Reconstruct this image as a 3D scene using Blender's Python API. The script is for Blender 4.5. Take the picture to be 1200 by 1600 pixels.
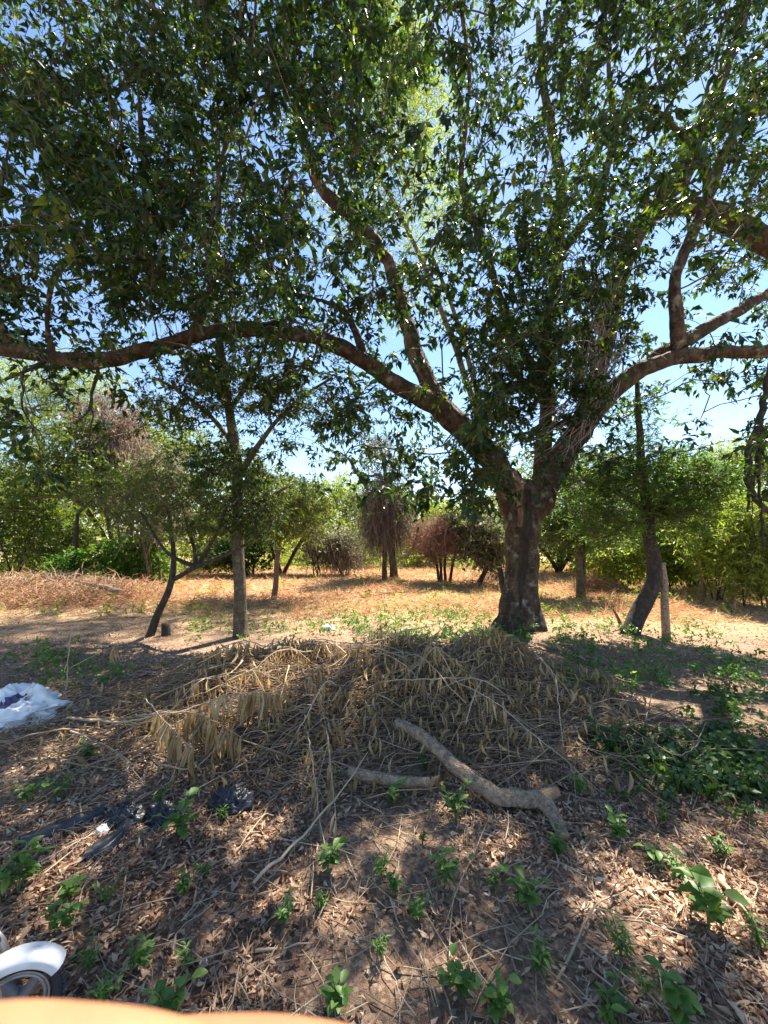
import bpy, math, random
import numpy as np
from mathutils import Vector, noise as mnoise

# ------------------------------------------------------------------ scene, camera, sky, sun, exposure
scene = bpy.context.scene
for o in list(bpy.data.objects):
    bpy.data.objects.remove(o)
COL = scene.collection
random.seed(3)
rng = np.random.default_rng(11)

F = 620.0                       # focal length in pixels of a 1200 x 1600 picture
PITCH = math.radians(3.7)
CAMZ = 1.55
cam_d = bpy.data.cameras.new('camera')
cam = bpy.data.objects.new('camera', cam_d)
COL.objects.link(cam)
cam.location = (0, 0, CAMZ)
cam.rotation_euler = (math.radians(90) + PITCH, 0, 0)
cam_d.sensor_fit = 'VERTICAL'
cam_d.sensor_height = 36.0
cam_d.sensor_width = 27.0
cam_d.lens = F / 1600.0 * 36.0
cam_d.clip_start = 0.01
cam_d.clip_end = 3000
cam_d.dof.use_dof = True
cam_d.dof.focus_distance = 5.0
cam_d.dof.aperture_fstop = 9.0
scene.camera = cam

SUN_EL, SUN_AZ = math.radians(58), math.radians(35)
sunvec = Vector((math.sin(SUN_AZ) * math.cos(SUN_EL), math.cos(SUN_AZ) * math.cos(SUN_EL), math.sin(SUN_EL)))
world = bpy.data.worlds.new('World')
scene.world = world
world.use_nodes = True
wn = world.node_tree
bg = wn.nodes['Background']
sky = wn.nodes.new('ShaderNodeTexSky')
sky.sky_type = 'NISHITA'
sky.sun_disc = False
sky.sun_elevation = SUN_EL
sky.sun_rotation = SUN_AZ
sky.air_density = 1.0
sky.dust_density = 0.1
sky.ozone_density = 2.8
wn.links.new(sky.outputs[0], bg.inputs[0])
bg.inputs[1].default_value = 0.08
sun_d = bpy.data.lights.new('sun', 'SUN')
sun_d.energy = 5.0
sun_d.angle = math.radians(0.53)
sun_d.color = (1.0, 0.93, 0.80)
sun = bpy.data.objects.new('sun', sun_d)
COL.objects.link(sun)
sun.location = (10, 15, 25)
sun.rotation_euler = sunvec.to_track_quat('Z', 'Y').to_euler()
scene.view_settings.view_transform = 'Standard'
scene.view_settings.look = 'None'
scene.view_settings.gamma = 1.0
scene.view_settings.use_curve_mapping = False
scene.view_settings.exposure = 1.85

# ------------------------------------------------------------------ numeric helpers
CP, SP = math.cos(PITCH), math.sin(PITCH)

def ray(px, py):
    u = (np.asarray(px, float) - 600) / F
    v = (800 - np.asarray(py, float)) / F
    return np.stack([u, CP - v * SP, SP + v * CP], -1)

def at(px, py, d):
    """world point seen at a photograph pixel, d metres in front of the camera"""
    r = ray(px, py)
    return np.array([0, 0, CAMZ]) + r * (np.asarray(d, float) / r[..., 1])[..., None]

def hash2(i, j, s=0):
    n = (i.astype(np.int64) * 374761393 + j.astype(np.int64) * 668265263 + s * 974711) & 0x7fffffff
    n = ((n ^ (n >> 13)) * 1274126177) & 0x7fffffff
    return ((n ^ (n >> 16)) & 0xffff) / 65535.0

def vnoise(x, y, s=0):
    i, j = np.floor(x), np.floor(y)
    fx, fy = x - i, y - j
    fx, fy = fx * fx * (3 - 2 * fx), fy * fy * (3 - 2 * fy)
    a, b = hash2(i, j, s), hash2(i + 1, j, s)
    c, d = hash2(i, j + 1, s), hash2(i + 1, j + 1, s)
    return (a * (1 - fx) + b * fx) * (1 - fy) + (c * (1 - fx) + d * fx) * fy - 0.5

def pile_shape(x, y):
    """thickness profile (0..1) of the brush pile: a long front slope up to a crest, steeper behind"""
    cx = np.interp(x, [-3.1, -2.4, -1.7, -.9, -.4, .9, 1.6, 2.0, 2.5], [0, .34, .60, .74, .95, .82, .52, .3, 0])
    s = np.clip((y - 2.35) / 1.9, 0, 1); e = np.clip((5.15 - y) / .85, 0, 1)
    p = cx * (s * s * (3 - 2 * s)) ** .8 * e * e * (3 - 2 * e)
    return np.clip(p * (1 + 1.3 * vnoise(x * 1.7, y * 1.7, 15) + .8 * vnoise(x * 4.3, y * 4.3, 16)), 0, 1.4)

def height(x, y):
    x, y = np.asarray(x, float), np.asarray(y, float)
    r = np.hypot(x, y)
    fade = np.clip(1 - (r - 40) / 60, 0, 1)
    h = 0.12 * vnoise(x * .35, y * .35, 1) + 0.05 * vnoise(x * 1.1, y * 1.1, 2) + 0.022 * vnoise(x * 3.1, y * 3.1, 3)
    h = h * fade
    h = h + 0.17 * pile_shape(x, y)
    h = h + 0.28 * np.exp(-(((x + 8.0) / 2.4) ** 2 + ((y - 9.6) / 1.0) ** 2))
    h = h + 0.10 * np.exp(-(((x - 2.3) / 0.9) ** 2 + ((y - 6.5) / 0.7) ** 2))
    return h

_D = np.geomspace(1.0, 60, 1800)
def gpt(px, py, top=None, lift=0.):
    """the ground point (or pile surface) first met by the line of sight through a pixel"""
    r = ray(px, py)
    z = CAMZ + r[2] / r[1] * _D
    k = np.argmax(z <= (top or height)(r[0] / r[1] * _D, _D) + lift)
    return np.array([r[0] / r[1] * _D[k], _D[k], z[k]])

def unit(v):
    return v / np.maximum(np.linalg.norm(v, axis=-1, keepdims=True), 1e-9)

class Geo:
    def __init__(self):
        self.V, self.Fs, self.A, self.n = [], [], [], 0
    def add(self, V, faces, rnd):
        V = np.asarray(V, float).reshape(-1, 3)
        self.V.append(V)
        for f in faces:
            self.Fs.append(np.asarray(f, np.int64) + self.n)
        self.A.append(np.broadcast_to(np.asarray(rnd, float), (len(V),)))
        self.n += len(V)
    def mesh(self, name, mat, origin=(0, 0, 0), smooth=False):
        me = bpy.data.meshes.new(name)
        if self.n == 0:
            return me
        V = np.concatenate(self.V) - np.asarray(origin, float)
        me.vertices.add(len(V))
        me.vertices.foreach_set('co', V.astype(np.float32).ravel())
        idx = np.concatenate([f.ravel() for f in self.Fs])
        tot = np.concatenate([np.full(len(f), f.shape[1]) for f in self.Fs])
        st = np.concatenate([[0], np.cumsum(tot)[:-1]])
        me.loops.add(len(idx))
        me.loops.foreach_set('vertex_index', idx.astype(np.int32))
        me.polygons.add(len(tot))
        me.polygons.foreach_set('loop_start', st.astype(np.int32))
        if smooth:
            me.polygons.foreach_set('use_smooth', np.ones(len(tot), bool))
        a = me.attributes.new('rnd', 'FLOAT', 'POINT')
        a.data.foreach_set('value', np.concatenate(self.A).astype(np.float32))
        me.update(calc_edges=True)
        if mat:
            me.materials.append(mat)
        return me

def tubes(P, R, sides=5, cap=False):
    """P (n,k,3), R (n,k) -> verts, quads"""
    n, k, _ = P.shape
    T = np.gradient(P, axis=1)
    T = unit(T)
    mean = unit(P[:, -1] - P[:, 0] + 1e-6)
    ref = np.where(np.abs(mean[:, 2:3]) > 0.75, np.array([[1., .3, 0]]), np.array([[0., 0, 1]]))
    U = unit(np.cross(T, np.repeat(ref[:, None], k, 1)))
    W = np.cross(T, U)
    a = np.arange(sides) / sides * 2 * np.pi
    V = P[:, :, None] + R[:, :, None, None] * (np.cos(a)[None, None, :, None] * U[:, :, None] + np.sin(a)[None, None, :, None] * W[:, :, None])
    base = (np.arange(n) * k * sides)[:, None, None]
    i = (np.arange(k - 1) * sides)[None, :, None]
    j = np.arange(sides)[None, None, :]
    j2 = (j + 1) % sides
    q = np.stack([base + i + j, base + i + j2, base + i + sides + j2, base + i + sides + j], -1).reshape(-1, 4)
    faces = [q]
    if cap:
        e0 = (base[:, 0, 0][:, None] + np.arange(sides)[None, ::-1])
        e1 = (base[:, 0, 0][:, None] + (k - 1) * sides + np.arange(sides)[None])
        faces += [e0, e1]
    return V.reshape(-1, 3), faces

# leaf templates: (along, across, up), faces
LT_QUAD = (np.array([[0, 0, 0], [.42, .5, .06], [1, 0, -.1], [.42, -.5, .06]]), [np.array([[0, 1, 2, 3]])])
LT_FOLD = (np.array([[0, 0, 0], [.4, .5, .07], [.45, 0, -.02], [.4, -.5, .07], [1, 0, -.14]]),
           [np.array([[0, 2, 1], [0, 3, 2], [1, 2, 4], [2, 3, 4]])])
def _lt_fine():
    st = [(.22, .36, .05), (.5, .5, .07), (.78, .34, .02)]
    v = [[0, 0, 0]]
    for s, w, h in st:
        c = -.25 * (s - .3) ** 2
        v += [[s, w, h + c], [s, 0, c - .02], [s, -w, h + c]]
    v.append([1, 0, -.16])
    q, t = [], [[0, 2, 1], [0, 3, 2], [7, 8, 10], [8, 9, 10]]
    for a in (1, 4):
        q += [[a, a + 1, a + 4, a + 3], [a + 1, a + 2, a + 5, a + 4]]
    return np.array(v, float), [np.array(q), np.array(t)]
LT_FINE = _lt_fine()
def _lt_dry():
    # narrow curled dry leaf
    v, q = [], []
    for s, w, c in ((0, .12, 0), (.3, .5, .10), (.65, .42, .03), (1, .06, -.16)):
        v += [[s, w, c + w * .5], [s, 0, c], [s, -w, c + w * .5]]
    for a in (0, 3, 6):
        q += [[a, a + 1, a + 4, a + 3], [a + 1, a + 2, a + 5, a + 4]]
    return np.array(v, float), [np.array(q)]
LT_DRY = _lt_dry()

def leaves(pos, d, nrm, L, W, tmpl, curl=1.0):
    tv, tf = tmpl
    n = len(pos)
    d = unit(d)
    s = unit(np.cross(nrm, d) + 1e-6)
    u = np.cross(d, s)
    L = np.broadcast_to(L, (n,))[:, None, None]
    W = np.broadcast_to(W, (n,))[:, None, None]
    curl = np.broadcast_to(curl, (n,))[:, None, None]
    V = pos[:, None] + tv[None, :, 0:1] * L * d[:, None] + tv[None, :, 1:2] * W * s[:, None] + tv[None, :, 2:3] * L * curl * u[:, None]
    m = len(tv)
    off = (np.arange(n) * m)[:, None, None]
    return V.reshape(-1, 3), [(f[None] + off).reshape(-1, f.shape[1]) for f in tf], m

def rand_unit(n, z=1.0):
    v = rng.normal(size=(n, 3)); v[:, 2] *= z
    return unit(v)

# ------------------------------------------------------------------ object helpers
def setp(o, label=None, cat=None, group=None, kind=None):
    if label: o['label'] = label
    if cat: o['category'] = cat
    if group: o['group'] = group
    if kind: o['kind'] = kind
    return o

def thing(name, label, cat, loc, group=None):
    o = bpy.data.objects.new(name, None)
    o.empty_display_size = .1
    COL.objects.link(o)
    o.location = [float(c) for c in loc]
    return setp(o, label, cat, group)

def part(root, name, geo, mat, kind=None, smooth=False, label=None):
    """geo in world coordinates; child of root"""
    me = geo.mesh(name, mat, root.location, smooth)
    o = bpy.data.objects.new(name, me)
    COL.objects.link(o)
    o.parent = root
    return setp(o, label=label, kind=kind)

def solo(name, geo, mat, loc, label=None, cat=None, group=None, kind=None, smooth=False):
    me = geo.mesh(name, mat, loc, smooth)
    o = bpy.data.objects.new(name, me)
    COL.objects.link(o)
    o.location = [float(c) for c in loc]
    return setp(o, label, cat, group, kind)

# ------------------------------------------------------------------ materials
def new_mat(name):
    m = bpy.data.materials.new(name)
    m.use_nodes = True
    nt = m.node_tree
    return m, nt, nt.nodes['Principled BSDF'], nt.nodes['Material Output']

def N(nt, kind, **kw):
    n = nt.nodes.new(kind)
    for k, v in kw.items():
        if k.startswith('i_'):
            key = k[2:]
            n.inputs[int(key) if key.isdigit() else key.replace('_', ' ')].default_value = v
        else:
            setattr(n, k, v)
    return n

def ramp(nt, stops, interp='LINEAR'):
    r = nt.nodes.new('ShaderNodeValToRGB')
    r.color_ramp.interpolation = interp
    e = r.color_ramp.elements
    while len(e) < len(stops):
        e.new(0.5)
    for el, (p, c) in zip(e, stops):
        el.position = p
        el.color = (*c, 1) if len(c) == 3 else c
    return r

def leaf_mat(name, stops, rough=.45, trans=.4, tint=(1.25, 1.3, .55), spec=.5):
    m, nt, b, out = new_mat(name)
    a = N(nt, 'ShaderNodeAttribute', attribute_name='rnd')
    r = ramp(nt, stops)
    nt.links.new(a.outputs['Fac'], r.inputs[0])
    nt.links.new(r.outputs[0], b.inputs['Base Color'])
    b.inputs['Roughness'].default_value = rough
    b.inputs['Specular IOR Level'].default_value = spec
    if trans > 0:
        mul = N(nt, 'ShaderNodeMix', data_type='RGBA', blend_type='MULTIPLY')
        mul.inputs[0].default_value = 1
        nt.links.new(r.outputs[0], mul.inputs[6])
        mul.inputs[7].default_value = (*tint, 1)
        t = N(nt, 'ShaderNodeBsdfTranslucent')
        nt.links.new(mul.outputs[2], t.inputs[0])
        mx = N(nt, 'ShaderNodeMixShader', i_0=trans)
        nt.links.new(b.outputs[0], mx.inputs[1])
        nt.links.new(t.outputs[0], mx.inputs[2])
        nt.links.new(mx.outputs[0], out.inputs[0])
    return m

def bark_mat(name, stops, scale=9., stretch=.25, bump=.5, bands=0., lichen=None, rough=.85):
    m, nt, b, out = new_mat(name)
    tc = N(nt, 'ShaderNodeTexCoord')
    mp = N(nt, 'ShaderNodeMapping')
    mp.inputs['Scale'].default_value = (1, 1, stretch)
    nt.links.new(tc.outputs['Object'], mp.inputs[0])
    n1 = N(nt, 'ShaderNodeTexNoise', i_Scale=scale, i_Detail=8., i_Roughness=.65)
    nt.links.new(mp.outputs[0], n1.inputs['Vector'])
    r = ramp(nt, stops)
    nt.links.new(n1.outputs['Fac'], r.inputs[0])
    col = r.outputs[0]
    hgt = n1.outputs['Fac']
    v = N(nt, 'ShaderNodeTexVoronoi', feature='DISTANCE_TO_EDGE', i_Scale=scale * 1.6)
    nt.links.new(mp.outputs[0], v.inputs['Vector'])
    if bands > 0:
        mp2 = N(nt, 'ShaderNodeMapping')
        mp2.inputs['Scale'].default_value = (1.2, 1.2, 9.)
        nt.links.new(tc.outputs['Object'], mp2.inputs[0])
        n3 = N(nt, 'ShaderNodeTexNoise', i_Scale=3.2, i_Detail=5., i_Roughness=.6)
        nt.links.new(mp2.outputs[0], n3.inputs['Vector'])
        r3 = ramp(nt, [(.42, (.35, .35, .35)), (.6, (1.0, 1.0, 1.0))])
        nt.links.new(n3.outputs['Fac'], r3.inputs[0])
        mx = N(nt, 'ShaderNodeMix', data_type='RGBA', blend_type='MULTIPLY')
        mx.inputs[0].default_value = bands
        nt.links.new(col, mx.inputs[6]); nt.links.new(r3.outputs[0], mx.inputs[7])
        col = mx.outputs[2]
    if lichen:
        n2 = N(nt, 'ShaderNodeTexNoise', i_Scale=4.5, i_Detail=6., i_Roughness=.7)
        nt.links.new(tc.outputs['Object'], n2.inputs['Vector'])
        r2 = ramp(nt, [(.56, (0, 0, 0)), (.66, (1, 1, 1))])
        nt.links.new(n2.outputs['Fac'], r2.inputs[0])
        mx = N(nt, 'ShaderNodeMix', data_type='RGBA')
        nt.links.new(r2.outputs[0], mx.inputs[0])
        nt.links.new(col, mx.inputs[6]); mx.inputs[7].default_value = (*lichen, 1)
        col = mx.outputs[2]
    nt.links.new(col, b.inputs['Base Color'])
    b.inputs['Roughness'].default_value = rough
    b.inputs['Specular IOR Level'].default_value = .25
    ad = N(nt, 'ShaderNodeMath', operation='MULTIPLY_ADD', i_1=.6)
    nt.links.new(v.outputs['Distance'], ad.inputs[0]); nt.links.new(hgt, ad.inputs[2])
    bp = N(nt, 'ShaderNodeBump', i_Strength=bump, i_Distance=.03)
    nt.links.new(ad.outputs[0], bp.inputs['Height'])
    nt.links.new(bp.outputs[0], b.inputs['Normal'])
    return m

def plain_mat(name, col, rough=.6, metal=0., var=.25, scale=20., bump=0.):
    m, nt, b, out = new_mat(name)
    tc = N(nt, 'ShaderNodeTexCoord')
    n1 = N(nt, 'ShaderNodeTexNoise', i_Scale=scale, i_Detail=5.)
    nt.links.new(tc.outputs['Object'], n1.inputs['Vector'])
    r = ramp(nt, [(.3, [c * (1 - var) for c in col]), (.7, [min(1, c * (1 + var)) for c in col])])
    nt.links.new(n1.outputs['Fac'], r.inputs[0])
    nt.links.new(r.outputs[0], b.inputs['Base Color'])
    b.inputs['Roughness'].default_value = rough
    b.inputs['Metallic'].default_value = metal
    if bump:
        bp = N(nt, 'ShaderNodeBump', i_Strength=bump, i_Distance=.01)
        nt.links.new(n1.outputs['Fac'], bp.inputs['Height'])
        nt.links.new(bp.outputs[0], b.inputs['Normal'])
    return m

M = {}
# dark glossy canopy leaves with a few yellowing ones
M['leaf_main'] = leaf_mat('canopy leaf', [(0, (.013, .032, .012)), (.4, (.022, .05, .016)), (.72, (.045, .09, .022)), (.9, (.12, .17, .03)), (.975, (.22, .22, .05)), (1, (.34, .18, .06))], .38, .45, (1.8, 1.7, .4), .45)
M['leaf_mid'] = leaf_mat('midsize tree leaf', [(0, (.028, .06, .015)), (.6, (.055, .105, .025)), (1, (.13, .17, .035))], .42, .48, (1.5, 1.4, .5))
M['leaf_sap'] = leaf_mat('sapling leaf', [(0, (.055, .10, .02)), (.6, (.10, .155, .03)), (1, (.20, .22, .05))], .5, .5, (1.5, 1.4, .5))
M['leaf_fern'] = leaf_mat('feathery leaf', [(0, (.07, .15, .022)), (.6, (.12, .23, .035)), (1, (.22, .31, .06))], .5, .58)
M['leaf_yellow'] = leaf_mat('yellow green leaf', [(0, (0.135, 0.195, 0.0375)), (.5, (0.225, 0.285, 0.06)), (1, (0.405, 0.405, 0.105))], .5, .6)
M['leaf_far'] = leaf_mat('far leaf', [(0, (.09, .15, .035)), (.5, (.155, .22, .05)), (1, (.29, .30, .09))], .55, .5, (1.4, 1.3, .55))
M['leaf_grey'] = leaf_mat('grey green leaf', [(0, (.09, .11, .06)), (.5, (.16, .17, .09)), (1, (.30, .28, .16))], .6, .4, (1.1, 1.1, .7))
M['leaf_dead'] = leaf_mat('dead pinkish foliage', [(0, (.24, .13, .10)), (.5, (.38, .22, .165)), (1, (.52, .34, .26))], .8, .35, (1.1, .95, .85), .2)
M['vine_dead'] = leaf_mat('dead vine strand', [(0, (.12, .085, .072)), (.5, (.23, .17, .14)), (1, (.42, .34, .27))], .85, .15, (1, .9, .8), .2)
M['dry_leaf'] = leaf_mat('hanging dry leaf', [(0, (.26, .165, .075)), (.5, (.48, .335, .16)), (.85, (.62, .47, .25)), (1, (.70, .58, .36))], .7, .3, (1.1, .95, .7), .25)
M['litter'] = leaf_mat('fallen leaf', [(0, (.15, .085, .055)), (.3, (.32, .19, .12)), (.6, (.50, .33, .215)), (.85, (.64, .46, .31)), (1, (.72, .58, .42))], .7, .2, (1, .9, .7), .2)
M['straw'] = leaf_mat('dry straw', [(0, (.34, .17, .095)), (.4, (.56, .335, .20)), (.75, (.70, .47, .30)), (.86, (.74, .57, .38)), (.90, (.36, .36, .12)), (1, (.2, .28, .08))], .7, .35, (1.1, 1.0, .8), .2)
M['weed'] = leaf_mat('herb leaf', [(0, (.055, .13, .025)), (.5, (.10, .21, .04)), (.85, (.17, .28, .06)), (1, (.30, .36, .09))], .45, .45)
M['weed_dark'] = leaf_mat('creeper leaf', [(0, (.035, .08, .022)), (.6, (.065, .13, .032)), (1, (.13, .2, .045))], .45, .42)
M['stem_green'] = plain_mat('green stem', (.12, .16, .05), .6)
M['bark_main'] = bark_mat('old tree bark', [(.25, (.055, .04, .03)), (.48, (.15, .115, .085)), (.7, (.28, .225, .165)), (.85, (.36, .31, .24))], 11., .35, .7, .55, (.30, .29, .25))
M['bark_limb'] = bark_mat('limb bark', [(.25, (.04, .03, .024)), (.5, (.10, .074, .054)), (.78, (.20, .15, .11))], 12., 1., .6)
M['bark_mid'] = bark_mat('grey young bark', [(.25, (.045, .034, .024)), (.5, (.11, .088, .058)), (.8, (.22, .19, .135))], 14., .5, .6, .4, (.19, .20, .14))
M['bark_dark'] = bark_mat('dark rough bark', [(.25, (.022, .018, .015)), (.55, (.06, .047, .037)), (.85, (.15, .125, .10))], 16., .6, .8)
M['bark_red'] = bark_mat('reddish smooth bark', [(.25, (.11, .065, .045)), (.6, (.20, .13, .09)), (.85, (.3, .2, .15))], 10., .6, .3)
M['wood_torn'] = bark_mat('torn pale wood', [(.25, (.16, .085, .04)), (.5, (.33, .20, .11)), (.8, (.50, .35, .22))], 14., .12, .6, rough=.75)
M['dead_wood'] = bark_mat('weathered dead wood', [(.28, (.11, .07, .045)), (.42, (.27, .19, .125)), (.58, (.42, .31, .21)), (.8, (.55, .44, .32))], 30., 1., 1., 0., rough=.85)
M['twig'] = leaf_mat('dead twig', [(0, (.13, .085, .055)), (.5, (.30, .21, .13)), (1, (.52, .41, .28))], .8, 0, spec=.25)
M['twig_live'] = leaf_mat('thin live twig', [(0, (.06, .045, .03)), (1, (.16, .12, .08))], .75, 0, spec=.3)
M['vine_pale'] = leaf_mat('pale bare vine', [(0, (.13, .11, .09)), (1, (.36, .31, .26))], .8, 0, spec=.25)

def ground_mat():
    m, nt, b, out = new_mat('soil and litter')
    tc = N(nt, 'ShaderNodeTexCoord')
    L = nt.links
    n1 = N(nt, 'ShaderNodeTexNoise', i_Scale=2.3, i_Detail=8., i_Roughness=.65)
    L.new(tc.outputs['Object'], n1.inputs['Vector'])
    r1 = ramp(nt, [(.3, (.15, .092, .062)), (.55, (.27, .175, .118)), (.75, (.38, .26, .18))])
    L.new(n1.outputs['Fac'], r1.inputs[0])
    vo = N(nt, 'ShaderNodeTexVoronoi', i_Scale=70., i_Randomness=1.)
    L.new(tc.outputs['Object'], vo.inputs['Vector'])
    r2 = ramp(nt, [(0, (.11, .068, .046)), (.45, (.27, .17, .115)), (.8, (.43, .30, .20)), (1, (.56, .43, .3))])
    sep = N(nt, 'ShaderNodeSeparateColor')
    L.new(vo.outputs['Color'], sep.inputs[0]); L.new(sep.outputs[0], r2.inputs[0])
    mx = N(nt, 'ShaderNodeMix', data_type='RGBA'); mx.inputs[0].default_value = .5
    L.new(r1.outputs[0], mx.inputs[6]); L.new(r2.outputs[0], mx.inputs[7])
    # the mown straw field beyond the trees
    sx = N(nt, 'ShaderNodeSeparateXYZ'); L.new(tc.outputs['Object'], sx.inputs[0])
    n2 = N(nt, 'ShaderNodeTexNoise', i_Scale=.8, i_Detail=6.)
    L.new(tc.outputs['Object'], n2.inputs['Vector'])
    ma = N(nt, 'ShaderNodeMath', operation='MULTIPLY_ADD', i_1=5.); L.new(n2.outputs['Fac'], ma.inputs[0]); L.new(sx.outputs['Y'], ma.inputs[2])
    mr = N(nt, 'ShaderNodeMapRange', i_1=8.4, i_2=10.2); L.new(ma.outputs[0], mr.inputs[0])
    n3 = N(nt, 'ShaderNodeTexNoise', i_Scale=6., i_Detail=8., i_Roughness=.7)
    L.new(tc.outputs['Object'], n3.inputs['Vector'])
    r3 = ramp(nt, [(.3, (.26, .15, .08)), (.5, (.45, .29, .16)), (.62, (.56, .40, .23)), (.75, (.30, .29, .10))])
    L.new(n3.outputs['Fac'], r3.inputs[0])
    mx2 = N(nt, 'ShaderNodeMix', data_type='RGBA')
    L.new(mr.outputs[0], mx2.inputs[0]); L.new(mx.outputs[2], mx2.inputs[6]); L.new(r3.outputs[0], mx2.inputs[7])
    L.new(mx2.outputs[2], b.inputs['Base Color'])
    b.inputs['Roughness'].default_value = .95
    b.inputs['Specular IOR Level'].default_value = .1
    nb = N(nt, 'ShaderNodeTexNoise', i_Scale=45., i_Detail=6., i_Roughness=.7)
    L.new(tc.outputs['Object'], nb.inputs['Vector'])
    bp = N(nt, 'ShaderNodeBump', i_Strength=.9, i_Distance=.03)
    L.new(nb.outputs['Fac'], bp.inputs['Height']); L.new(bp.outputs[0], b.inputs['Normal'])
    return m
M['ground'] = ground_mat()

# ------------------------------------------------------------------ ground sheet
def axis(lo, hi, step, far_lo, far_hi):
    mid = np.arange(lo, hi + step / 2, step)
    def out(start, far, s):
        v, p = [], start
        while p < far:
            s *= 1.22; p += s; v.append(p)
        return v
    return np.array([-q for q in out(-lo, -far_lo, step)][::-1] + list(mid) + out(hi, far_hi, step))
gx = axis(-7, 7, .075, -700, 700)
gy = axis(-1, 11, .075, -300, 1200)
X, Y = np.meshgrid(gx, gy)
Z = height(X, Y)
g = Geo()
nx, ny = len(gx), len(gy)
i, j = np.meshgrid(np.arange(nx - 1), np.arange(ny - 1))
a = (j * nx + i).ravel()
g.add(np.stack([X, Y, Z], -1), [np.stack([a, a + 1, a + nx + 1, a + nx], -1)], 0)
GROUND = solo('ground', g, M['ground'], (0, 0, 0), kind='structure', smooth=True)

# ------------------------------------------------------------------ tree tools
def px_path(pts):
    """[(px,py,d,rpx)] -> points, radii (metres)"""
    p = np.array([at(a, b, d) for a, b, d, r in pts])
    r = np.array([r * d / F for a, b, d, r in pts])
    return p, r

def resample(p, r, step):
    seg = np.linalg.norm(np.diff(p, axis=0), axis=1)
    s = np.concatenate([[0], np.cumsum(seg)])
    n = max(3, int(s[-1] / step) + 1)
    t = np.linspace(0, s[-1], n)
    # Catmull-Rom style smoothing through finer linear interpolation followed by a small blur
    q = np.stack([np.interp(t, s, p[:, k]) for k in range(3)], -1)
    rr = np.interp(t, s, r)
    for _ in range(3):
        q[1:-1] = .5 * q[1:-1] + .25 * (q[:-2] + q[2:])
        rr[1:-1] = .5 * rr[1:-1] + .25 * (rr[:-2] + rr[2:])
    return q, rr

def trunk_tube(geo, p, r, sides=14, wob=.08, step=.08, lump=.10, seed=0, cap=True):
    q, rr = resample(p, r, step)
    k = len(q)
    q = q + np.stack([vnoise(np.arange(k) * .23 + seed, np.full(k, 3.3 + c), c) for c in range(3)], -1) * rr[:, None] * wob * 6
    V, f = tubes(q[None], rr[None], sides, cap)
    V = V.reshape(k, sides, 3)
    a = np.arange(sides) / sides
    # periodic lumps round the girth
    A, S = np.meshgrid(a, np.arange(k) * step)
    nz = vnoise(np.cos(A * 2 * np.pi) * 1.6 + seed * 3.1 + S * 1.5, np.sin(A * 2 * np.pi) * 1.6 + S * 2.5, 5) + .5 * vnoise(np.cos(A * 2 * np.pi) * 4 + S * 5, np.sin(A * 2 * np.pi) * 4 + seed, 6)
    V = q[:, None] + (V - q[:, None]) * (1 + 2 * lump * nz[..., None])
    geo.add(V.reshape(-1, 3), f, rng.random())

class Skeleton:
    def __init__(self, cap=60000):
        self.P = np.zeros((cap, 3)); self.par = np.full(cap, -1); self.R = np.zeros(cap); self.n = 0
        self.paths = []
        self.cnt = None
    def add(self, p, par, r=0.):
        self.P[self.n] = p; self.par[self.n] = par; self.R[self.n] = r
        self.n += 1
        return self.n - 1
    def limb(self, p, r, step=.15):
        q, rr = resample(p, r, step)
        prev = -1
        for a, b in zip(q, rr):
            prev = self.add(a, prev, b)
    def grow(self, A, step=.22, wob=.10, up=.25):
        """connect every attractor to the nearest branch, nearest first"""
        d0 = np.array([np.min(np.sum((self.P[:self.n] - a) ** 2, 1)) for a in A])
        for ai in np.argsort(d0):
            a = A[ai]
            dd = np.linalg.norm(self.P[:self.n] - a, axis=1)
            # branches rather leave from below than from above
            dd = dd + .45 * np.clip(self.P[:self.n, 2] - a[2], 0, None)
            i = int(np.argmin(dd))
            s = self.P[i].copy()
            L = np.linalg.norm(a - s)
            k = max(2, int(L / step) + 1)
            c = (s + a) / 2 + rng.normal(size=3) * L * wob + np.array([0, 0, up * L * .5])
            t = np.linspace(0, 1, k + 1)[1:]
            q = (1 - t)[:, None] ** 2 * s + 2 * ((1 - t) * t)[:, None] * c + t[:, None] ** 2 * a
            q[:-1] += rng.normal(size=(k - 1, 3)) * min(.03, L * .04)
            ids = [i]
            for p in q:
                ids.append(self.add(p, ids[-1]))
            self.paths.append(ids)
    def branch_geo(self, geo, r_tip=.004, expo=.42, rmax=.09, sides=5, k=5):
        cnt = np.zeros(self.n)
        for ids in self.paths:
            cnt[ids[-1]] += 1
        for n in range(self.n - 1, -1, -1):
            if self.par[n] >= 0:
                cnt[self.par[n]] += cnt[n]
        rad = np.minimum(r_tip * np.maximum(cnt, 1) ** expo, rmax)
        PP, RR = [], []
        for ids in self.paths:
            p = self.P[ids]
            r = rad[ids].copy()
            r[0] = min(r[1] * 1.15, rad[ids[0]] if self.R[ids[0]] == 0 else self.R[ids[0]])
            t = np.linspace(0, 1, len(ids)); tt = np.linspace(0, 1, k)
            PP.append(np.stack([np.interp(tt, t, p[:, c]) for c in range(3)], -1))
            RR.append(np.interp(tt, t, r))
        V, f = tubes(np.array(PP), np.array(RR), sides)
        geo.add(V, f, np.repeat(rng.random(len(PP)), k * sides))

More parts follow.
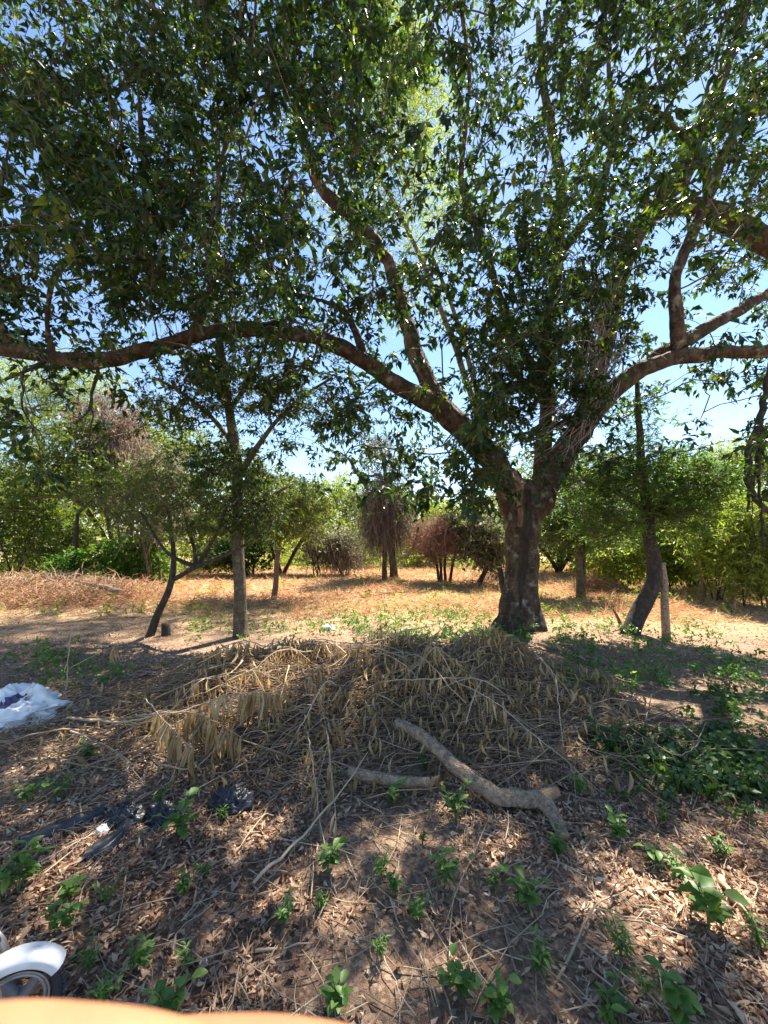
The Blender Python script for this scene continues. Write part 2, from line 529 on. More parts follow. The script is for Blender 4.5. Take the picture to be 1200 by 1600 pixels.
def foliage(C, geo, tgeo, twigs=5, per=8, rad=.3, L=.1, W=.034, droop=.5, tmpl=LT_FOLD, twr=.0025, flat=0., tw_up=.1, collect=None, tone=None):
    """leafy sprays round the cluster centres C"""
    n = len(C)
    tw = rand_unit(n * twigs, .7)
    tw[:, 2] += tw_up
    tw = unit(tw)
    base = np.repeat(C, twigs, 0) + rng.normal(size=(n * twigs, 3)) * rad * .15
    ln = rad * rng.uniform(.6, 1.25, n * twigs)
    tip = base + tw * ln[:, None]
    tip[:, 2] -= droop * ln * .35
    mid = (base + tip) / 2 + np.array([0, 0, .12]) * ln[:, None]
    if tgeo is not None:
        P = np.stack([base, mid, tip], 1)
        V, f = tubes(P, np.repeat(np.array([[twr * 1.5, twr, twr * .6]]), len(P), 0), 3)
        tgeo.add(V, f, np.repeat(rng.random(len(P)), 9))
    m = n * twigs * per
    t = rng.uniform(.12, 1.05, (n * twigs, per))
    q = ((1 - t) ** 2)[..., None] * base[:, None] + (2 * t * (1 - t))[..., None] * mid[:, None] + (t ** 2)[..., None] * tip[:, None]
    q = q.reshape(-1, 3)
    td = np.repeat(unit(tip - base), per, 0)
    side = rand_unit(m, .8 * (1 - flat) + .02)
    d = unit(td * .5 + side * .9 + np.array([0, 0, -droop]))
    nr = unit(np.array([[0, 0, 1.0]]) + rng.normal(size=(m, 3)) * (.7 - .4 * flat))
    ll = L * rng.uniform(.6, 1.3, m) * np.repeat(rng.uniform(.7, 1.2, n), twigs * per)
    ct = np.repeat(rng.random(n), twigs * per) if tone is None else np.repeat(tone, twigs * per)
    rn = np.clip(.45 * ct + .55 * rng.random(m) ** 1.3, 0, 1)
    if collect is not None:
        k = collect['mask'](q)
        collect['data'] = (q[k], d[k], nr[k], ll[k], rn[k])
        keep = ~k
        q, d, nr, ll, rn = q[keep], d[keep], nr[keep], ll[keep], rn[keep]
    V, f, mm = leaves(q, d, nr, ll, ll * (W / L), tmpl)
    geo.add(V, f, np.repeat(rn, mm))

def blob_points(blobs):
    """[(px,py,d,rx_px,ry_px,rd_m,n)] -> points inside those 3-D lobes"""
    out = []
    for px, py, d, rx, ry, rd, n in blobs:
        c = at(px, py, d)
        v = rand_unit(n) * (rng.random((n, 1)) ** (1 / 2.4))
        out.append(c + v * np.array([rx * d / F, rd, ry * d / F]))
    out = np.concatenate(out)
    h = height(out[:, 0], out[:, 1])
    out[:, 2] = np.maximum(out[:, 2], h + .12)
    return out

def root_base(p):
    b = p.copy(); b[2] = float(height(p[0], p[1])); return b

def make_tree(name, label, limbs, blobs, bark, leafm, leaf, group=None, cat='tree', r_tip=.004, rmax=.05, sides=12, extra=None, branch_mat=None, step=.1, wob=.08):
    first = px_path(limbs[0])
    loc = root_base(first[0][0])
    t = thing(name, label, cat, loc, group)
    g = Geo(); sk = Skeleton(20000)
    for n_, l in enumerate(limbs):
        p, r = px_path(l)
        if n_ == 0:
            p[0, 2] = loc[2] - .06
        trunk_tube(g, p, r, sides, wob=wob, step=step, seed=n_ * 7 + len(name))
        sk.limb(p[max(0, len(p) // 3 if n_ == 0 else 0):], r[max(0, len(p) // 3 if n_ == 0 else 0):])
    part(t, 'trunk', g, M[bark], smooth=True)
    A = blob_points(blobs)
    sk.grow(A)
    b = Geo(); sk.branch_geo(b, r_tip, rmax=rmax)
    fo = Geo()
    foliage(A, fo, b, **leaf)
    part(t, 'branches', b, branch_mat or M['twig_live'], kind='stuff')
    part(t, 'crown', fo, M[leafm], kind='stuff')
    return t
# ------------------------------------------------------------------ the great spreading tree
def seg_dist(V, pts):
    best = np.full(len(V), 1e9)
    for a, b in zip(pts[:-1], pts[1:]):
        ab = b - a
        t = np.clip(((V - a) @ ab) / (ab @ ab), 0, 1)
        best = np.minimum(best, np.linalg.norm(V - a - t[:, None] * ab, axis=1))
    return best

def big_tree():
    L = {}
    L['trunk'] = [(815, 1004, 6.6, 35), (815, 985, 6.6, 31), (814, 960, 6.6, 27.5), (814, 930, 6.6, 25.5), (814, 895, 6.6, 24.5), (814, 850, 6.6, 25), (816, 810, 6.6, 27), (816, 775, 6.6, 29), (818, 752, 6.62, 22)]
    L['left'] = [(806, 800, 6.58, 22), (792, 757, 6.55, 22), (762, 714, 6.5, 20.5), (726, 674, 6.4, 19), (690, 638, 6.3, 18), (652, 615, 6.2, 15.5), (615, 598, 6.15, 14), (575, 570, 6.1, 13), (530, 541, 6.0, 12.5), (480, 523, 5.9, 12), (420, 513, 5.8, 11.5), (350, 515, 5.7, 11), (290, 530, 5.6, 11.5), (220, 552, 5.5, 12), (140, 566, 5.4, 12), (60, 551, 5.3, 11), (0, 546, 5.2, 10), (-110, 515, 5.0, 8), (-200, 470, 4.9, 5)]
    L['up'] = [(702, 650, 6.32, 15), (672, 603, 6.4, 14), (650, 555, 6.5, 13), (633, 500, 6.6, 12.5), (622, 450, 6.6, 12.5), (606, 405, 6.6, 11.5), (580, 370, 6.65, 10.5), (545, 335, 6.7, 10), (510, 305, 6.7, 9.5), (490, 275, 6.7, 8.5), (478, 220, 6.8, 6.5), (462, 150, 6.9, 5), (470, 60, 7, 3.5)]
    L['right'] = [(826, 800, 6.6, 22), (848, 768, 6.6, 21.5), (872, 730, 6.6, 20), (893, 692, 6.55, 19), (920, 654, 6.5, 17.5), (955, 612, 6.45, 15.5), (1000, 579, 6.4, 13.5), (1060, 558, 6.3, 12), (1130, 551, 6.2, 11), (1200, 548, 6.1, 10), (1310, 530, 6, 7.5)]
    L['right2'] = [(985, 590, 6.42, 11), (1040, 548, 6.5, 10.5), (1090, 522, 6.6, 10), (1150, 488, 6.7, 9), (1200, 458, 6.8, 8.5), (1290, 400, 6.9, 7)]
    L['riser'] = [(1062, 562, 6.3, 11), (1058, 500, 6.2, 9.5), (1053, 435, 6.1, 9), (1078, 375, 6.1, 8.5), (1106, 310, 6.0, 8), (1128, 245, 5.9, 7), (1160, 185, 5.8, 6), (1230, 160, 5.7, 4)]
    L['riser2'] = [(1104, 315, 6.0, 7), (1108, 275, 5.95, 7), (1078, 220, 5.9, 6), (1040, 185, 5.8, 5), (1000, 160, 5.8, 3.5)]
    L['centre'] = [(888, 705, 6.6, 15), (925, 615, 6.8, 14), (948, 520, 7.0, 13.5), (966, 440, 7.2, 14), (1002, 350, 7.4, 15), (1060, 282, 7.6, 16), (1090, 212, 7.7, 14), (1125, 130, 7.8, 11), (1160, 40, 8, 8), (1180, -60, 8.2, 5)]
    L['cross'] = [(1012, 335, 7.4, 13), (1075, 316, 7.0, 14), (1135, 343, 6.8, 17), (1200, 378, 6.6, 17), (1300, 430, 6.5, 15), (1400, 470, 6.4, 10)]
    L['mid'] = [(845, 745, 6.75, 13), (858, 640, 7.0, 11), (850, 520, 7.2, 10), (872, 400, 7.4, 9), (880, 280, 7.5, 8), (850, 140, 7.6, 6), (840, 20, 7.7, 4)]
    L['mid2'] = [(872, 400, 7.4, 8), (930, 330, 7.2, 7), (960, 220, 7.0, 6), (950, 90, 6.8, 4)]
    L['mid3'] = [(856, 620, 7.0, 8), (800, 520, 6.9, 7), (760, 400, 6.8, 6), (720, 280, 6.6, 5), (735, 130, 6.4, 4), (720, 0, 6.2, 3)]
    L['low'] = [(571, 566, 6.1, 8), (558, 520, 6.1, 6.5), (540, 486, 6.1, 5.5), (498, 468, 6.0, 4), (440, 455, 5.9, 3)]
    L['lefta'] = [(82, 555, 5.32, 6), (72, 500, 5.25, 5.5), (80, 440, 5.2, 5), (105, 405, 5.1, 4), (150, 330, 5.0, 3.2), (190, 200, 4.9, 3)]
    L['leftb'] = [(20, 548, 5.25, 5), (2, 515, 5.2, 4.5), (-20, 420, 5.0, 4), (0, 300, 4.8, 3), (30, 150, 4.6, 2.5)]
    L['leftc'] = [(300, 527, 5.6, 6), (330, 460, 5.4, 5.5), (325, 380, 5.2, 5), (300, 320, 5.1, 4), (225, 265, 5.0, 3.5), (215, 120, 4.8, 3), (260, 0, 4.6, 2.5)]
    L['leftd'] = [(325, 385, 5.2, 4.5), (345, 250, 5.3, 4), (390, 120, 5.2, 3.2), (400, 0, 5, 2.5)]
    L['root_r'] = [(828, 930, 6.5, 15), (840, 972, 6.42, 12), (852, 999, 6.36, 8), (866, 1011, 6.3, 5), (884, 1018, 6.25, 2)]
    L['root_l'] = [(802, 925, 6.6, 16), (788, 968, 6.6, 13), (770, 988, 6.6, 9), (750, 996, 6.6, 5), (730, 1000, 6.6, 2)]
    L['root_b'] = [(806, 940, 6.5, 12), (797, 980, 6.4, 9), (782, 1003, 6.3, 6), (765, 1012, 6.2, 3)]
    L['root_f'] = [(812, 960, 6.45, 17), (808, 990, 6.3, 12), (800, 1003, 6.2, 5)]
    L['stub'] = [(798, 945, 6.75, 7), (788, 920, 6.85, 6.5), (783, 896, 6.9, 5.5), (780, 885, 6.9, 4)]
    base = root_base(at(815, 985, 6.6))
    t = thing('spreading_tree', 'massive old tree with forked trunk and long limbs arching over the clearing', 'tree', base)
    g = Geo(); sk = Skeleton()
    for n_, (k, l) in enumerate(L.items()):
        p, r = px_path(l)
        sides = 26 if k in ('trunk', 'left', 'right') else 14
        trunk_tube(g, p, r, sides, wob=.03 if k == 'trunk' else .09, step=.06, lump=.05 if k == 'trunk' else .09, seed=n_ * 5.3)
        if k not in ('trunk', 'root_r', 'root_l', 'root_f', 'root_b', 'stub'):
            sk.limb(p[1:], r[1:])
    me = g.mesh('trunk', None, (0, 0, 0))
    tmp = bpy.data.objects.new('tmp', me); COL.objects.link(tmp)
    md = tmp.modifiers.new('r', 'REMESH'); md.mode = 'VOXEL'; md.voxel_size = .021; md.use_smooth_shade = True
    dg = bpy.context.evaluated_depsgraph_get()
    m2 = bpy.data.meshes.new_from_object(tmp.evaluated_get(dg))
    bpy.data.objects.remove(tmp); bpy.data.meshes.remove(me)
    n = len(m2.vertices)
    V = np.zeros(n * 3, np.float32); m2.vertices.foreach_get('co', V); V = V.reshape(-1, 3).astype(float)
    Nn = np.zeros(n * 3, np.float32); m2.vertices.foreach_get('normal', Nn); Nn = Nn.reshape(-1, 3).astype(float)
    # long groove of rotted wood down the front, from the fork
    groove = [at(823, 770, 6.33), at(825, 800, 6.33), at(822, 850, 6.34), at(818, 890, 6.35), at(812, 950, 6.34)]
    dg_ = seg_dist(V, groove)
    wig = np.array([mnoise.fractal(Vector((v[0] * 9, v[1] * 9, v[2] * 2.5)), 1, 2, 3) for v in V])
    stain = np.clip(1 - dg_ / (.105 * (1 + .9 * wig) * np.interp(V[:, 2], [.5, 1.0, 1.7], [.35, .8, 1.1])), 0, 1)
    torn_lines = [([at(806, 728, 6.33), at(809, 760, 6.33), at(816, 800, 6.34)], .075), ([at(815, 760, 6.33), at(813, 820, 6.34)], .05), ([at(735, 690, 6.28), at(775, 745, 6.35)], .05),
                  ([at(597, 408, 6.48), at(620, 460, 6.46), at(633, 520, 6.46), at(650, 575, 6.36)], .085), ([at(490, 280, 6.63), at(500, 300, 6.63)], .09), ([at(680, 612, 6.28), at(720, 660, 6.25)], .05), ([at(868, 740, 6.42), at(850, 775, 6.4)], .03)]
    torn = np.zeros(n)
    for pts, rad in torn_lines:
        torn = np.maximum(torn, np.clip(1.6 * (1 - seg_dist(V, pts) / rad), 0, 1))
    disp = np.array([mnoise.fractal(Vector((v[0] * 7, v[1] * 7, v[2] * 2.2)), .9, 2.0, 4) for v in V])
    low = np.array([mnoise.noise(Vector((v[0] * 2.2, v[1] * 2.2, v[2] * .8))) for v in V])
    V = V + Nn * (disp * .009 + low * .02 - .018 * np.minimum(stain, .7) * (1 - torn) - .012 * torn)[:, None]
    m2.vertices.foreach_set('co', (V - base).astype(np.float32).ravel())
    for nm, ar in (('stain', stain), ('torn', torn)):
        a = m2.attributes.new(nm, 'FLOAT', 'POINT'); a.data.foreach_set('value', ar.astype(np.float32))
    m2.update()
    # bark material with torn wood and the rotted streak
    bm = bark_mat('spreading tree bark', [(.28, (.02, .013, .008)), (.45, (.062, .041, .026)), (.62, (.13, .09, .057)), (.8, (.235, .175, .12))], 10., .5, 1., .4, (.27, .25, .19))
    nt = bm.node_tree; b = nt.nodes['Principled BSDF']
    src = b.inputs['Base Color'].links[0].from_socket
    tc = N(nt, 'ShaderNodeTexCoord')
    mp = N(nt, 'ShaderNodeMapping'); mp.inputs['Scale'].default_value = (1, 1, .18)
    nt.links.new(tc.outputs['Object'], mp.inputs[0])
    nz = N(nt, 'ShaderNodeTexNoise', i_Scale=22., i_Detail=6.); nt.links.new(mp.outputs[0], nz.inputs['Vector'])
    for nm, stops in (('torn', [(.3, (.11, .055, .027)), (.5, (.24, .14, .075)), (.7, (.38, .26, .16))]), ('stain', [(.3, (.016, .012, .009)), (.6, (.05, .036, .026)), (.8, (.10, .075, .055))])):
        at_ = N(nt, 'ShaderNodeAttribute', attribute_name=nm)
        su = N(nt, 'ShaderNodeMath', operation='MULTIPLY_ADD', i_1=1.6, i_2=-.9); nt.links.new(nz.outputs['Fac'], su.inputs[0])
        ad = N(nt, 'ShaderNodeMath', operation='MULTIPLY_ADD', i_1=2.0); nt.links.new(at_.outputs['Fac'], ad.inputs[0]); nt.links.new(su.outputs[0], ad.inputs[2])
        ad.use_clamp = True
        gt = N(nt, 'ShaderNodeMath', operation='MULTIPLY'); gt.use_clamp = True
        mu = N(nt, 'ShaderNodeMath', operation='MULTIPLY', i_1=4.); mu.use_clamp = True; nt.links.new(at_.outputs['Fac'], mu.inputs[0])
        nt.links.new(ad.outputs[0], gt.inputs[0]); nt.links.new(mu.outputs[0], gt.inputs[1])
        rp = ramp(nt, stops); nt.links.new(nz.outputs['Fac'], rp.inputs[0])
        mx = N(nt, 'ShaderNodeMix', data_type='RGBA')
        nt.links.new(gt.outputs[0], mx.inputs[0]); nt.links.new(src, mx.inputs[6]); nt.links.new(rp.outputs[0], mx.inputs[7])
        src = mx.outputs[2]
    nt.links.new(src, b.inputs['Base Color'])
    m2.materials.clear(); m2.materials.append(bm); m2.name = 'trunk'
    o = bpy.data.objects.new('trunk', m2); COL.objects.link(o); o.parent = t
    # crown: clusters spread through the volume round the limbs, thinner where sky shows
    D = np.array([[.40, .85, 1.0, 1.0, 1.0, .90, .45, .95, 1.1, 1.1, 1.1, 1.0],
                  [.45, .90, .95, .95, 1.0, .90, .35, .95, 1.1, 1.1, 1.1, 1.0],
                  [.55, 1.0, .90, .90, .90, .60, .45, .95, 1.0, 1.0, .70, .80],
                  [.80, 1.0, 1.0, .90, .85, .55, .45, .95, 1.0, 1.0, .75, .55],
                  [.55, .80, 1.0, .85, .65, .50, .60, .85, .85, 1.0, .60, .40],
                  [.30, .22, .30, .45, .45, .40, .55, .85, .75, .85, .45, .60],
                  [.05, .03, .00, .00, .20, .60, .80, .95, .95, .60, .25, .25],
                  [.00, .00, .00, .00, .00, .15, .65, .60, .20, .05, .00, .08]])
    n = 40000
    px, py = rng.uniform(-170, 1370, n), rng.uniform(-190, 790, n)
    u = np.clip(px / 100 - .5, 0, 10.999); v = np.clip(py / 100 - .5, 0, 6.999)
    iu, iv = u.astype(int), v.astype(int); fu, fv = u - iu, v - iv
    dens = (D[iv, iu] * (1 - fu) + D[iv, iu + 1] * fu) * (1 - fv) + (D[iv + 1, iu] * (1 - fu) + D[iv + 1, iu + 1] * fu) * fv
    sd = np.where(py < 480, 1.35, .75)
    mid = 6.0 + .6 * (px - 600) / 600
    d = mid + rng.normal(size=n) * sd
    P = at(px, py, d)
    clump = vnoise(P[:, 0] * .9, P[:, 2] * .9 + P[:, 1] * .7, 21) * 1.0 + .5 * vnoise(P[:, 0] * 2.1 + 9, P[:, 2] * 2.1 + P[:, 1] * 1.7, 22)
    ok = (rng.random(n) < dens * (.55 + 2.2 * clump)) & (P[:, 1] > 3.4) & (P[:, 1] < 9.3) & (P[:, 2] < 12.0)
    A = P[ok]
    # keep the great limbs bare, as they are
    for k_, n0, n1, rad in (('trunk', 0, 9, .5), ('left', 0, 15, .34), ('up', 0, 10, .36), ('right', 0, 9, .36), ('riser', 0, 6, .25), ('riser2', 0, 4, .2), ('right2', 0, 5, .25), ('cross', 1, 5, .35)):
        pts = px_path(L[k_][n0:n1])[0]
        # also the air just in front of them
        dd = np.minimum(seg_dist(A, list(pts)), seg_dist(A, list(pts + np.array([0, -.45, -.1]))))
        A = A[(dd > rad) | (rng.random(len(A)) < .12)]
    # sun shafts through the crown that make the light patches on the ground
    for px_, py_, rad in ((300, 1150, .42), (390, 1110, .42), (480, 1085, .4), (560, 1050, .36), (250, 1190, .36), (640, 1290, .34), (690, 1330, .26), (940, 1350, .34), (1050, 1440, .36), (990, 1460, .3), (760, 1480, .26), (700, 1300, .3), (300, 1440, .3), (1000, 1115, .42), (1090, 1060, .45), (940, 1075, .4), (1150, 1130, .4), (1160, 1290, .3),
                          (150, 1130, .36), (230, 1105, .3), (80, 1190, .32), (470, 1440, .3), (870, 1400, .26), (1170, 1400, .3), (560, 1370, .3), (130, 1330, .3), (430, 1290, .28), (780, 1340, .26), (850, 1030, .4), (620, 1480, .26), (1080, 1330, .28), (360, 1520, .28), (520, 1160, .3), (700, 1110, .3), (330, 1110, .3)):
        q_ = gpt(px_, py_); sv = np.array(sunvec)
        w_ = A - q_; t_ = w_ @ sv
        A = A[np.linalg.norm(w_ - t_[:, None] * sv, axis=1) > rad * .6]
    A = A[:2700]
    print('kept', len(A))
    print('crown clusters', len(A), ok.sum())
    sk.grow(A, up=.15)
    b = Geo(); sk.branch_geo(b, .0038, .40, .05)
    fo = Geo()
    def mask(q):
        v = q - np.array([0, 0, CAMZ])
        yc = v[:, 1] * CP + v[:, 2] * SP; zc = -v[:, 1] * SP + v[:, 2] * CP
        x_ = 600 + F * v[:, 0] / yc; y_ = 800 - F * zc / yc
        dist = np.linalg.norm(v, axis=1) + np.where((x_ > 10) & (x_ < 1190) & (y_ > 10) & (y_ < 720), 0, 100)
        k = np.zeros(len(q), bool); k[np.argsort(dist)[:300]] = True
        return k
    col = {'mask': mask}
    foliage(A, fo, b, twigs=5, per=10, rad=.31, L=.118, W=.049, droop=.5, collect=col)
    part(t, 'branches', b, M['twig_live'], kind='stuff')
    part(t, 'crown', fo, M['leaf_main'], kind='stuff')
    # the leaves that show largest, one by one
    var = []
    for k in range(10):
        gg = Geo(); V_, f_, m_ = leaves(np.zeros((1, 3)), np.array([[1., 0, 0]]), np.array([[0, 0, 1.]]), 1., .35 + .03 * (k % 3), LT_FINE)
        gg.add(V_, f_, (k + .5) / 10); var.append(gg.mesh('leaf', M['leaf_main']))
    from mathutils import Matrix
    for q, d_, nr, ll, rn in zip(*col['data']):
        o = bpy.data.objects.new('leaf', var[min(9, int(rn * 10))]); COL.objects.link(o); o.parent = t
        s_ = np.cross(nr, d_); s_ /= np.linalg.norm(s_); u_ = np.cross(d_, s_)
        m = Matrix(((d_[0], s_[0], u_[0], 0), (d_[1], s_[1], u_[1], 0), (d_[2], s_[2], u_[2], 0), (0, 0, 0, 1)))
        o.matrix_local = Matrix.Translation(q - base) @ m @ Matrix.Scale(float(ll), 4)
    return t
big_tree()

# ------------------------------------------------------------------ the smaller trees
LF_S = dict(twigs=5, per=7, rad=.24, L=.075, W=.03, droop=.35, tmpl=LT_QUAD)
make_tree('slender_tree', 'slender straight tree with pale grey trunk beside the leaning sapling', 
    [[(375, 996, 6.4, 14), (375, 975, 6.4, 11), (374, 930, 6.4, 9.3), (373, 870, 6.4, 8.8), (372, 800, 6.4, 8.2), (372, 730, 6.4, 7.8), (366, 685, 6.4, 7.2), (352, 600, 6.4, 7), (342, 520, 6.4, 6), (338, 400, 6.4, 5), (345, 300, 6.4, 4), (330, 180, 6.4, 3)],
     [(374, 745, 6.4, 5), (395, 710, 6.35, 4.5), (425, 665, 6.3, 3.5), (470, 620, 6.2, 2.5), (520, 590, 6.1, 2)],
     [(368, 700, 6.4, 4), (330, 650, 6.5, 3.5), (280, 610, 6.6, 3), (240, 590, 6.6, 2)],
     [(360, 640, 6.4, 4), (400, 580, 6.5, 3), (430, 500, 6.6, 2.5)],
     [(372, 800, 6.4, 3.5), (410, 785, 6.2, 3), (450, 760, 6.1, 2)]],
    [(300, 620, 6.4, 100, 60, .8, 70), (400, 600, 6.3, 110, 80, .8, 110), (500, 640, 6.2, 80, 60, .6, 50), (345, 520, 6.5, 120, 70, .9, 75), (360, 430, 6.5, 110, 60, .9, 45), (380, 745, 6.2, 75, 50, .6, 75), (395, 810, 6.1, 60, 40, .4, 45), (330, 720, 6.3, 60, 40, .5, 40), (260, 660, 6.5, 60, 40, .5, 28), (560, 660, 6.2, 50, 40, .4, 18)],
    'bark_mid', 'leaf_mid', LF_S)
make_tree('leaning_sapling', 'thin leaning sapling with low forked branches beside the slender tree',
    [[(233, 984, 6.5, 6.5), (248, 955, 6.5, 5.5), (262, 928, 6.5, 5), (269, 905, 6.5, 4.5), (273, 880, 6.5, 4), (270, 840, 6.5, 3), (262, 790, 6.5, 2)],
     [(266, 908, 6.5, 4), (285, 898, 6.45, 3.6), (305, 885, 6.4, 4), (340, 873, 6.3, 3.2), (365, 862, 6.2, 2.4), (420, 830, 6.1, 1.6)],
     [(305, 885, 6.4, 4), (285, 878, 6.4, 3.2), (262, 868, 6.4, 2.8), (250, 850, 6.4, 2.2), (220, 800, 6.5, 1.6)],
     [(305, 885, 6.4, 4), (308, 862, 6.5, 3), (296, 835, 6.5, 2.4), (285, 790, 6.6, 1.8)],
     [(310, 880, 6.4, 3), (330, 850, 6.3, 2.6), (350, 810, 6.2, 2)]],
    [(240, 790, 6.5, 100, 65, .7, 95), (330, 800, 6.3, 80, 60, .6, 80), (170, 770, 6.6, 70, 50, .5, 40), (290, 740, 6.6, 80, 40, .6, 40), (420, 800, 6.1, 40, 45, .4, 20)],
    'bark_dark', 'leaf_sap', dict(LF_S, L=.06, W=.026, rad=.2))
make_tree('thin_tree', 'thin reddish stemmed tree with bushy crown standing in the straw field',
    [[(427, 936, 10.2, 5), (431, 905, 10.2, 4.2), (434, 870, 10.2, 4), (432, 830, 10.2, 3.6), (440, 780, 10.2, 2.5)], [(433, 845, 10.2, 2.5), (455, 815, 10.2, 2), (470, 780, 10.2, 1.5)]],
    [(450, 790, 10.3, 55, 55, .9, 110), (420, 815, 10.2, 40, 35, .6, 40), (480, 810, 10.4, 35, 45, .6, 45)],
    'bark_red', 'leaf_far', dict(LF_S, rad=.28, L=.09, W=.04))
make_tree('bent_tree', 'dark bent trunk tree with feathery bright green crown beside the pale post',
    [[(980, 992, 6.6, 15), (988, 975, 6.6, 12.5), (1002, 950, 6.6, 11.5), (1018, 920, 6.6, 11), (1025, 893, 6.6, 11.5), (1019, 860, 6.6, 9.5), (1013, 830, 6.6, 9), (1013, 800, 6.6, 8.5), (1006, 760, 6.65, 7), (1000, 700, 6.7, 5.5), (997, 640, 6.7, 4), (995, 580, 6.75, 3)],
     [(1013, 800, 6.6, 6), (985, 780, 6.5, 4), (950, 762, 6.4, 3), (910, 750, 6.3, 2)],
     [(1014, 805, 6.6, 6), (1040, 785, 6.5, 4), (1070, 760, 6.4, 3), (1100, 740, 6.3, 2)],
     [(1010, 790, 6.6, 4), (1030, 730, 6.8, 3), (1060, 690, 6.9, 2)],
     [(1012, 815, 6.6, 4), (980, 815, 6.4, 2.6), (955, 835, 6.3, 2)]],
    [(930, 765, 6.4, 70, 55, .7, 95), (1010, 745, 6.6, 90, 50, .9, 150), (1090, 760, 6.5, 65, 55, .7, 100), (1060, 810, 6.4, 60, 35, .6, 60), (950, 820, 6.4, 55, 35, .5, 50), (1000, 670, 6.8, 55, 60, .6, 28)],
    'bark_dark', 'leaf_fern', dict(twigs=5, per=13, rad=.34, L=.062, W=.022, droop=.12, tmpl=LT_QUAD, flat=.75))
make_tree('twin_stem_tree', 'small dark crowned tree with grey paired stems behind the great trunk',
    [[(907, 934, 10.4, 8), (907, 915, 10.4, 6.2), (905, 885, 10.4, 5.5), (902, 850, 10.4, 4.5), (900, 800, 10.4, 3)], [(911, 926, 10.5, 4), (912, 895, 10.5, 3.4), (914, 850, 10.5, 3), (925, 800, 10.5, 2)]],
    [(905, 790, 10.4, 65, 70, 1.1, 130), (880, 830, 10.3, 45, 40, .8, 55), (940, 820, 10.5, 45, 45, .8, 55), (895, 730, 10.6, 50, 45, .9, 50)],
    'bark_mid', 'leaf_mid', dict(LF_S, rad=.3, L=.1, W=.045, per=8))

# pair of stems smothered by dead hanging vines, middle of the field
def strands(geo, pts, n, length, spread, r=.004, drop=1., rnd=(0, 1)):
    i = rng.integers(0, len(pts), n)
    a = pts[i] + rng.normal(size=(n, 3)) * spread
    L = length * rng.uniform(.4, 1.3, n)
    dirn = unit(rng.normal(size=(n, 3)) * .4 + np.array([0, 0, -1.]) * drop)
    b = a + dirn * L[:, None] * .5 + rng.normal(size=(n, 3)) * (L * .12)[:, None]
    c = b + unit(dirn + rng.normal(size=(n, 3)) * .35) * L[:, None] * .5
    c[:, 2] = np.maximum(c[:, 2], height(c[:, 0], c[:, 1]) + .03)
    V, f = tubes(np.stack([a, b, c], 1), np.repeat(np.array([[r, r, r * .5]]), n, 0), 3)
    geo.add(V, f, np.repeat(rng.uniform(*rnd, n), 9))

def vine_tree():
    t = make_tree('vine_smothered_tree', 'two stemmed tree smothered in grey brown hanging dead vines, mid field', 
        [[(601, 906, 14.4, 4.5), (601, 880, 14.4, 3.8), (602, 840, 14.4, 3.5), (600, 780, 14.4, 3), (595, 740, 14.4, 2.4), (575, 745, 14.4, 1)], [(616, 906, 14.4, 7), (614, 885, 14.4, 5.5), (612, 840, 14.4, 5), (608, 790, 14.4, 4), (600, 720, 14.5, 3), (590, 680, 14.5, 2)],
         [(603, 800, 14.4, 3), (575, 765, 14.4, 2.6), (556, 735, 14.5, 2.2), (545, 715, 14.6, 1.6)]],
        [(600, 725, 14.5, 42, 38, 1.0, 80), (612, 780, 14.4, 42, 38, .9, 80), (585, 700, 14.6, 35, 22, .8, 30)],
        'bark_mid', 'leaf_grey', dict(LF_S, rad=.3, L=.1, W=.04, per=6))
    g = Geo()
    pts = blob_points([(605, 800, 14.4, 34, 45, .85, 300), (603, 770, 14.4, 34, 25, .8, 150), (592, 810, 14.4, 16, 35, .5, 80)])
    strands(g, pts, 3000, 1.15, .17, .0065)
    part(t, 'dead_vines', g, M['vine_dead'], kind='stuff')
vine_tree()

def dead_bush():
    base = root_base(at(690, 908, 13.6))
    t = thing('dead_bush', 'pinkish brown leafless round bush on several thin stems, mid field', 'bush', base)
    g = Geo(); sk = Skeleton(9000)
    for (x0, x1, x2) in ((686, 682, 668), (696, 694, 700), (703, 707, 716), (690, 688, 684)):
        p, r = px_path([(x0, 909, 13.6, 2.4), (x1, 880, 13.6, 2), (x2, 850, 13.6, 1.4)])
        trunk_tube(g, p, r, 7); sk.limb(p[1:], r[1:])
    part(t, 'stems', g, M['bark_dark'], smooth=True)
    A = blob_points([(680, 845, 13.6, 42, 38, 1.0, 260), (700, 835, 13.6, 30, 28, .8, 80)])
    sk.grow(A); b = Geo(); sk.branch_geo(b, .007)
    strands(b, A, 2200, .45, .12, .006, 0.)
    part(t, 'twigs', b, M['leaf_dead'], kind='stuff')
    fo = Geo(); foliage(A, fo, None, twigs=4, per=5, rad=.22, L=.07, W=.03, tmpl=LT_QUAD)
    part(t, 'dry_foliage', fo, M['leaf_dead'], kind='stuff')
dead_bush()

